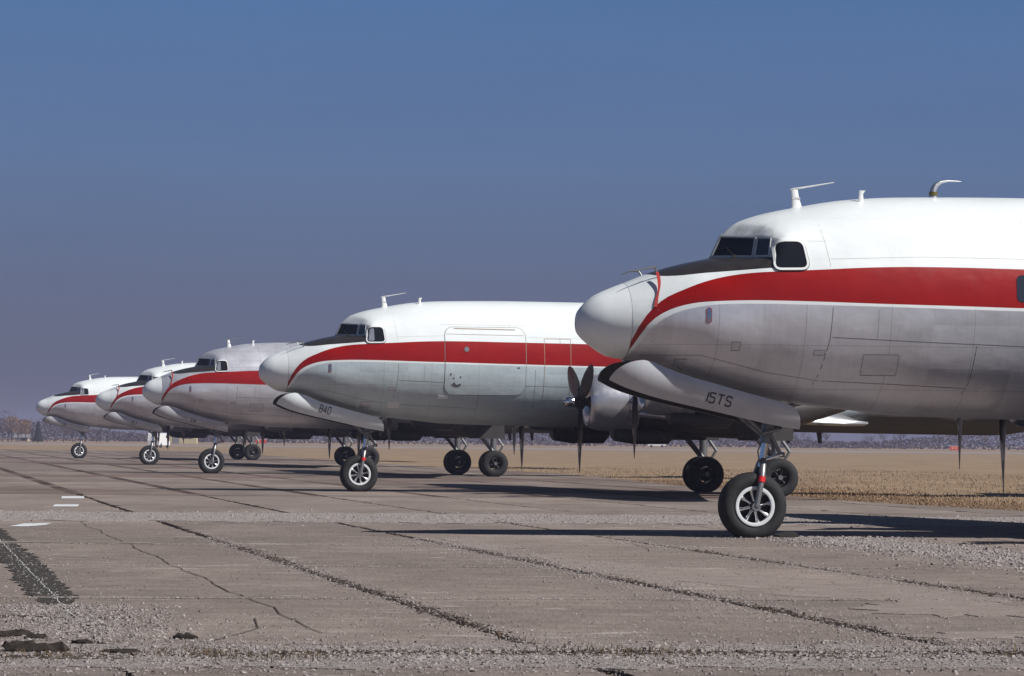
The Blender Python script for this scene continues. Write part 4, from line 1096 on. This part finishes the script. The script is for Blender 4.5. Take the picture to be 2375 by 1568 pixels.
scatter(7000, lambda: ab(random.uniform(-2, 20), 30 + 38 * random.random()), .003, .009)
stones('asphalt_crumbs', np.array(pos), np.array(siz), M_CLOD, 'dark broken lumps of asphalt lying in the gravel at the front', 'asphalt rubble')
def chunk(px, py, w, h, label):
    h *= .62
    x, y = G2(px, py); mb = MB(); n = 11; r1 = [(1 + random.gauss(0, .18)) for _ in range(n)]
    ring = lambda k, z, j: [(w / 2 * k * r1[i] * math.cos(6.283 * i / n), w * .38 * k * r1[i] * math.sin(6.283 * i / n), z + random.gauss(0, j)) for i in range(n)]
    mb.loft([ring(1.0, -.02, 0), ring(1.05, h * .35, h * .22), ring(.80, h * .75, h * .28), ring(.35, h * .9, h * .25)], True)
    o = link('asphalt_lump', mb.mesh('asphalt_lump', [M_ASPH], smooth=False)); o.location = (x, y, .006); o.rotation_euler = (0, 0, random.uniform(-.4, .4))
    tag(o, label, 'asphalt lump', 'broken asphalt lumps at the bottom left')
for q in ((92, 1512, .46, .085, 'largest dark broken asphalt lump at the bottom left, nearest the viewer'), (52, 1503, .26, .075, 'dark asphalt lump touching the left side of the largest lump'), (42, 1473, .30, .05, 'flat dark asphalt lump near the left edge behind the largest lump'), (10, 1476, .14, .05, 'small dark asphalt lump cut by the left picture edge'), (95, 1480, .18, .05, 'small dark asphalt lump directly behind the largest lump'), (201, 1493, .16, .05, 'small asphalt lump left of the brown weed tuft'), (294, 1515, .24, .04, 'low asphalt lump right of the largest lump, in the gravel'), (437, 1480, .17, .055, 'lone asphalt lump at the back edge of the gravel, farthest right')): chunk(*q)
def blades(name, bases, h0, h1, w, lean, mat, label, cat):
    v = []; f = []
    for x, y, z in bases:
        h = random.uniform(h0, h1); a = random.uniform(0, 6.283); l = h * lean * random.uniform(.2, 1.2); dx, dy = math.cos(a) * l, math.sin(a) * l
        n = len(v); b = random.uniform(0, 6.283); wx, wy = math.cos(b) * w, math.sin(b) * w
        v += [(x - wx, y - wy, z), (x + wx, y + wy, z), (x + dx * .5 + wx * .7, y + dy * .5 + wy * .7, z + h * .65), (x + dx * .5 - wx * .7, y + dy * .5 - wy * .7, z + h * .65), (x + dx, y + dy, z + h * (1 - .2 * lean))]
        f += [(n, n + 1, n + 2, n + 3), (n + 3, n + 2, n + 4)]
    me = bpy.data.meshes.new(name); me.from_pydata(v, [], f); me.update()
    o = link(name, me, None, mat); tag(o, label, cat, kind='stuff'); return o
bs = []
def clump(a, b, n, r, rb=None):
    for _ in range(n): x, y = ab(a + random.gauss(0, r), b + random.gauss(0, rb or r)); bs.append((x, y, -.01))
for a, b, n, r in ((1.2, 28.5, 160, .28), (.5, 28.1, 120, .3), (2.6, 28.0, 150, .30), (2.0, 28.7, 160, .25), (5.4, 28.9, 260, .5), (5.9, 28.6, 120, .3), (8.3, 28.7, 150, .4), (9.2, 29.0, 120, .3), (7.2, 28.4, 50, .3), (4.3, 28.8, 60, .3)): clump(a, b - .1, n, r, .32)
for _ in range(110):
    a = random.choice([4.98, 8.36, 8.36, 11.7]); clump(a, 30 + 45 * random.random() ** 1.3, random.randint(1, 7), .03, .25)
for _ in range(160): clump(random.uniform(-1, 11), 28.7 + random.gauss(0, .5), 2, .1)
for _ in range(900):
    a = 1.59 + 3.38 * random.randint(-6, 6); clump(a, random.uniform(70, 106), 1, .06, .15)
for a, b, n, r in ((2.35, 28.75, 240, .14), (3.0, 28.45, 260, .16), (1.1, 28.5, 160, .2), (5.5, 28.8, 320, .32), (8.9, 28.75, 260, .3)): clump(a, b, n // 2, r, .34)
blades('dry_weeds', bs, .015, .095, .0035, 1.2, M_WEED, 'short dead brown weeds in the joints and gravel of the apron', 'weeds')
bs = []
for _ in range(26000):
    y = 88 + 70 * random.random() ** 1.6; x = edge_x(y) - .15 + abs(random.gauss(0, 1)) * 2.6
    bs.append((x, y, -.05))
for _ in range(14000):
    y = random.uniform(95, 230); x = edge_x(y) + random.uniform(0, 28); bs.append((x, y, -.05))
blades('dry_grass', bs, .05, .11, .012, .9, M_STRAW, 'tan winter grass along the edge of the apron', 'grass')

# ------------------------------------------------------------------ distant trees, buildings, vehicles, signs
M_BARK = weathered('grey_bark', (.06, .045, .045), .9, 0, .3, 1)
M_TWIG = weathered('bare_twigs', (.070, .048, .050), .9, 0, .3, 1)
M_TWIG2 = weathered('tan_leaves', (.26, .155, .075), .9, 0, .3, 1)
M_CONI = weathered('conifer_needles', (.025, .035, .028), .9, 0, .35, 1)
def tree_parts(h, seed, leafy=False):
    r = random.Random(seed); tr = MB(); cr = MB()
    def grow_(p, d, L, rad, lev):
        q = p + d * L
        (tr if lev < 2 else cr).tube([p, (p + q) / 2 + Vector((r.gauss(0, .03), r.gauss(0, .03), 0)) * L, q], [rad, rad * .85, rad * .6], 5 if lev < 2 else 3, cap=False)
        if lev == 4: return
        for k in range(3 if lev else 5):
            a = r.uniform(0, 6.283); sp = r.uniform(.35, .85); ax = Vector((math.cos(a), math.sin(a), 0))
            nd = (d + ax * sp + Vector((0, 0, .12))).normalized(); st = p + (q - p) * r.uniform(.45, 1.0)
            grow_(st, nd, L * r.uniform(.55, .8), rad * .55, lev + 1)
    grow_(Vector((0, 0, 0)), Vector((r.gauss(0, .04), r.gauss(0, .04), 1)).normalized(), h * .34, h * .022, 0)
    for _ in range(520 if leafy else 260):     # twig sprays
        a = r.uniform(0, 6.283); zz = r.uniform(.34, 1.0); w = h * .33 * math.sin(math.pi * min(1, (zz - .18) * 1.1)) ** .6 * math.sqrt(r.random()) if zz < .98 else 0
        c = Vector((math.cos(a) * w, math.sin(a) * w, zz * h)); d = Vector((math.cos(a) * .6 + r.gauss(0, .5), math.sin(a) * .6 + r.gauss(0, .5), r.uniform(.2, 1))).normalized()
        L = h * r.uniform(.03, .075); sd = d.cross(Vector((r.gauss(0, 1), r.gauss(0, 1), r.gauss(0, 1)))).normalized() * L * (.45 if leafy else .10)
        cr.add([c, c + d * L * .6 + sd, c + d * L, c + d * L * .6 - sd], [(0, 1, 2, 3)])
    return tr.mesh('trunk', [M_BARK], angle=60), cr.mesh('crown', [M_TWIG2 if leafy else M_TWIG], smooth=False)
KIND = [tree_parts(9, 11), tree_parts(8, 12), tree_parts(10, 13), tree_parts(7, 14, True), tree_parts(8, 15, True)]
def tree(x, y, kind, sc_, label, group):
    root = empty('bare_tree' if kind < 3 else 'leafy_tree', (x, y, -.05), random.uniform(0, 6.28)); root.scale = (sc_, sc_, sc_ * random.uniform(.9, 1.1))
    tag(root, label, 'tree', group); link('trunk', KIND[kind][0], root); link('crown', KIND[kind][1], root)
TL = {8: 'first bare grey tree at the far left edge of the view', 22: 'tall bare tree second from the left edge', 30: 'bare grey tree just left of the tan leaved trees at far left', 44: 'bare thin tree behind the tan leaved trees at far left', 52: 'left one of two tan leaved trees at far left', 62: 'right one of two tan leaved trees at far left', 112: 'bare grey tree directly right of the dark evergreen', 78: 'slim bare tree directly left of the dark evergreen'}
def PX(px, d): return (px - 1187.5) / 8906 * d
for px, d, kd, s_ in ((8, 900, 0, .85), (22, 880, 2, .75), (30, 930, 3, .8), (44, 950, 1, .8), (52, 990, 3, .85), (62, 960, 3, .8), (78, 900, 1, .72), (112, 960, 0, .7), (128, 980, 1, .75), (150, 960, 2, .62), (172, 990, 1, .75), (200, 970, 0, .72), (228, 960, 2, .62), (252, 985, 0, .7)):
    tree(PX(px, d), d, kd, s_, TL.get(px, 'bare grey winter tree far behind the noses of the farthest airliners'), 'trees beyond the airfield')
def conifer(x, y, h):
    root = empty('conifer', (x, y, -.05)); tag(root, 'dark pointed evergreen standing alone left of the farthest airliner', 'tree')
    tr = MB(); tr.tube([(0, 0, 0), (0, 0, h * .9)], [.16, .03], 6); link('trunk', tr.mesh('trunk', [M_BARK]), root)
    cr = MB(); r = random.Random(3)
    for _ in range(900):
        z = h * (.06 + .94 * r.random() ** 1.3); w = (h - z) * .30 * (.55 + .45 * r.random()); a = r.uniform(0, 6.283)
        c = Vector((math.cos(a) * w, math.sin(a) * w, z)); d = Vector((math.cos(a), math.sin(a), -.25)); sd = Vector((-math.sin(a), math.cos(a), 0)) * .22
        cr.add([c - d * .4 + Vector((0, 0, .16)), c + sd, c + d * .35, c - sd], [(0, 1, 2, 3)])
    link('crown', cr.mesh('crown', [M_CONI], smooth=False), root)
conifer(PX(91, 860), 860, 4.4)
# the continuous far wood along the horizon
wv = []; wf = []
def add_mesh(me, x, y, s_, a):
    n = len(wv); c, q = math.cos(a) * s_, math.sin(a) * s_
    co = np.empty(len(me.vertices) * 3); me.vertices.foreach_get('co', co); co = co.reshape(-1, 3)
    wv.extend(np.stack([co[:, 0] * c - co[:, 1] * q + x, co[:, 0] * q + co[:, 1] * c + y, co[:, 2] * s_ - .05], 1).tolist())
    wf.extend([tuple(i + n for i in p.vertices) for p in me.polygons])
wood_tr = MB()
for k in range(190):
    x = random.uniform(-420, 420); y = random.uniform(1080, 1260)
    add_mesh(KIND[random.randint(0, 2)][1], x, y, random.uniform(.55, .85), random.uniform(0, 6.28))
r_ = random.Random(5)
for k in range(60000):   # undergrowth thicket
    x = r_.uniform(-440, 440); y = r_.uniform(1075, 1115); z = r_.uniform(0, 5.2) * (.8 + .5 * math.sin(x * .05) * math.sin(x * .013)); n = len(wv); s_ = r_.uniform(.15, .5); a = r_.uniform(0, 3.14)
    wv.extend([(x - math.cos(a) * s_, y - math.sin(a) * s_, z), (x + math.cos(a) * s_, y + math.sin(a) * s_, z), (x + r_.gauss(0, .2), y, z + s_ * 1.3)]); wf.append((n, n + 1, n + 2))
me = bpy.data.meshes.new('distant_wood'); me.from_pydata(wv, [], wf); me.update()
tag(link('distant_wood', me, None, M_TWIG), 'long hazy belt of bare woodland along the horizon', 'woodland', kind='stuff')

hz = bpy.data.materials.new('haze'); hz.use_nodes = True; hn = hz.node_tree; hn.nodes.clear()
ho = hn.nodes.new('ShaderNodeOutputMaterial'); hv = hn.nodes.new('ShaderNodeVolumePrincipled')
hv.inputs['Color'].default_value = (.55, .55, .78, 1); hv.inputs['Density'].default_value = .00028; hv.inputs['Anisotropy'].default_value = .0
hn.links.new(hv.outputs[0], ho.inputs['Volume'])
hb_ = link('haze', MB().box((0, 1470, 8.0), (5400, 3140, 18.2)).mesh('haze', [hz], smooth=False)); tag(hb_, 'thin smoky winter haze over the whole airfield', 'haze', kind='stuff')
M_YEL = weathered('pale_yellow_wall', (.50, .43, .26), .8, 0, .15, 1); M_ROOF = weathered('grey_roof', (.20, .19, .19), .8, 0, .2, 1)
M_TAN = weathered('tan_wall', (.48, .40, .28), .8, 0, .15, 1); M_CARW = weathered('white_car_paint', (.78, .78, .78), .3, 0, .05, 1)
M_SIGNR = weathered('red_sign_face', (.62, .055, .025), .5, 0, .2, 3); M_SIGNP = new_mat('pale_sign_patch', (.75, .36, .20), .5)[0]; M_SIGNW = new_mat('sign_top', (.62, .60, .66), .5)[0]
def shed(x, y, w, d, h, m, label, name='shed'):
    root = empty(name, (x, y, -.05)); tag(root, label, 'building')
    b = MB().box((0, 0, h / 2), (w, d, h)); wl = link('wall', b.mesh('wall', [m], smooth=False), root)
    rf = MB(); rf.add([(-w / 2 - .3, -d / 2 - .3, h), (w / 2 + .3, -d / 2 - .3, h), (w / 2 + .3, 0, h + .9), (-w / 2 - .3, 0, h + .9), (-w / 2 - .3, d / 2 + .3, h), (w / 2 + .3, d / 2 + .3, h)], [(0, 1, 2, 3), (3, 2, 5, 4), (0, 3, 4), (1, 5, 2), (0, 4, 5, 1)]); link('roof', rf.mesh('roof', [M_ROOF], smooth=False), root)
    dr = MB().box((-w * .2, -d / 2 - .03, h * .38), (1.6, .06, h * .76)); link('door', dr.mesh('door', [M_ROOF], smooth=False), root)
    for k in (.1, .3): link('window', MB().box((w * k, -d / 2 - .03, h * .6), (1.1, .06, .8)).mesh('window', [M_GLASS2], smooth=False), root)
shed(PX(426, 900), 900, 6.8, 5, 2.7, M_YEL, 'long pale yellow building seen beneath the nearer noses at left')
shed(PX(54, 1000), 1000, 3.4, 4, 1.0, M_TAN, 'low tan hut under the trees at the far left')
def vehicle(x, y, van, label, rz=0.0):
    root = empty('van' if van else 'car', (x, y, -.04), rz); tag(root, label, 'van' if van else 'car')
    P = [(-2.3, .35), (-2.35, 1.0), (-2.1, 2.0 if van else 1.0), (-1.5 if not van else -2.0, 2.1 if van else 1.42), (.6 if not van else 1.2, 2.1 if van else 1.42), (1.3 if not van else 1.7, 1.1 if van else .98), (2.3, .9), (2.35, .35)]
    b = MB(); v = [(a, -.88, z) for a, z in P] + [(a, .88, z) for a, z in P]; n = len(P)
    b.add(v, [tuple(range(n)), tuple(range(2 * n - 1, n - 1, -1))] + [(k, (k + 1) % n, n + (k + 1) % n, n + k) for k in range(n)]); link('body', b.mesh('body', [M_CARW], smooth=False), root)
    for sx in (-1.4, 1.4):
        for sy in (-.8, .8): link('wheel', cached('carwheel', lambda: MB().lathe([(-.1, .01), (-.1, .33), (.1, .33), (.1, .01)], (0, 0, 0), 'y', 14).mesh('wheel', [M_TYRE])), root, loc=(sx, sy, .33))
    for sy in (-1, 1): link('window', MB().box((-.3 if not van else 1.0, sy * .885, 1.2 if not van else 1.6), (1.7 if not van else .9, .02, .36)).mesh('window', [M_GLASS2], smooth=False), root)
vehicle(PX(371, 560), 560, True, 'white van parked far behind the fourth airliner nose wheel', R(75))
vehicle(PX(1525, 1000), 1000, False, 'white car far away beyond the field at centre')
def rsign(x, y, w, h, label):
    root = empty('runway_sign', (x, y, -.05)); tag(root, label, 'sign', 'red runway signs in the dry field')
    link('sign_face', MB().box((0, 0, .35 + h / 2), (w, .25, h)).mesh('sign_face', [M_SIGNR], smooth=False), root)
    link('sign_top', MB().box((0, 0, .37 + h), (w * 1.04, .30, .10)).mesh('sign_top', [M_SIGNW], smooth=False), root)
    for k in (-.22, .12): link('sign_patch', MB().box((w * k, -.13, .35 + h * .5), (w * .17, .02, h * .45)).mesh('sign_patch', [M_SIGNP], smooth=False), root)
    for k in (-.4, .4): link('post', MB().box((w * k, 0, .18), (.08, .08, .36)).mesh('post', [M_STRUT], smooth=False), root)
rsign(PX(608, 860), 860, 2.4, .85, 'red runway sign seen between the main wheels of the third airliner')
rsign(PX(2216, 800), 800, 2.0, .85, 'red runway sign in the field beneath the nearest airliner belly')
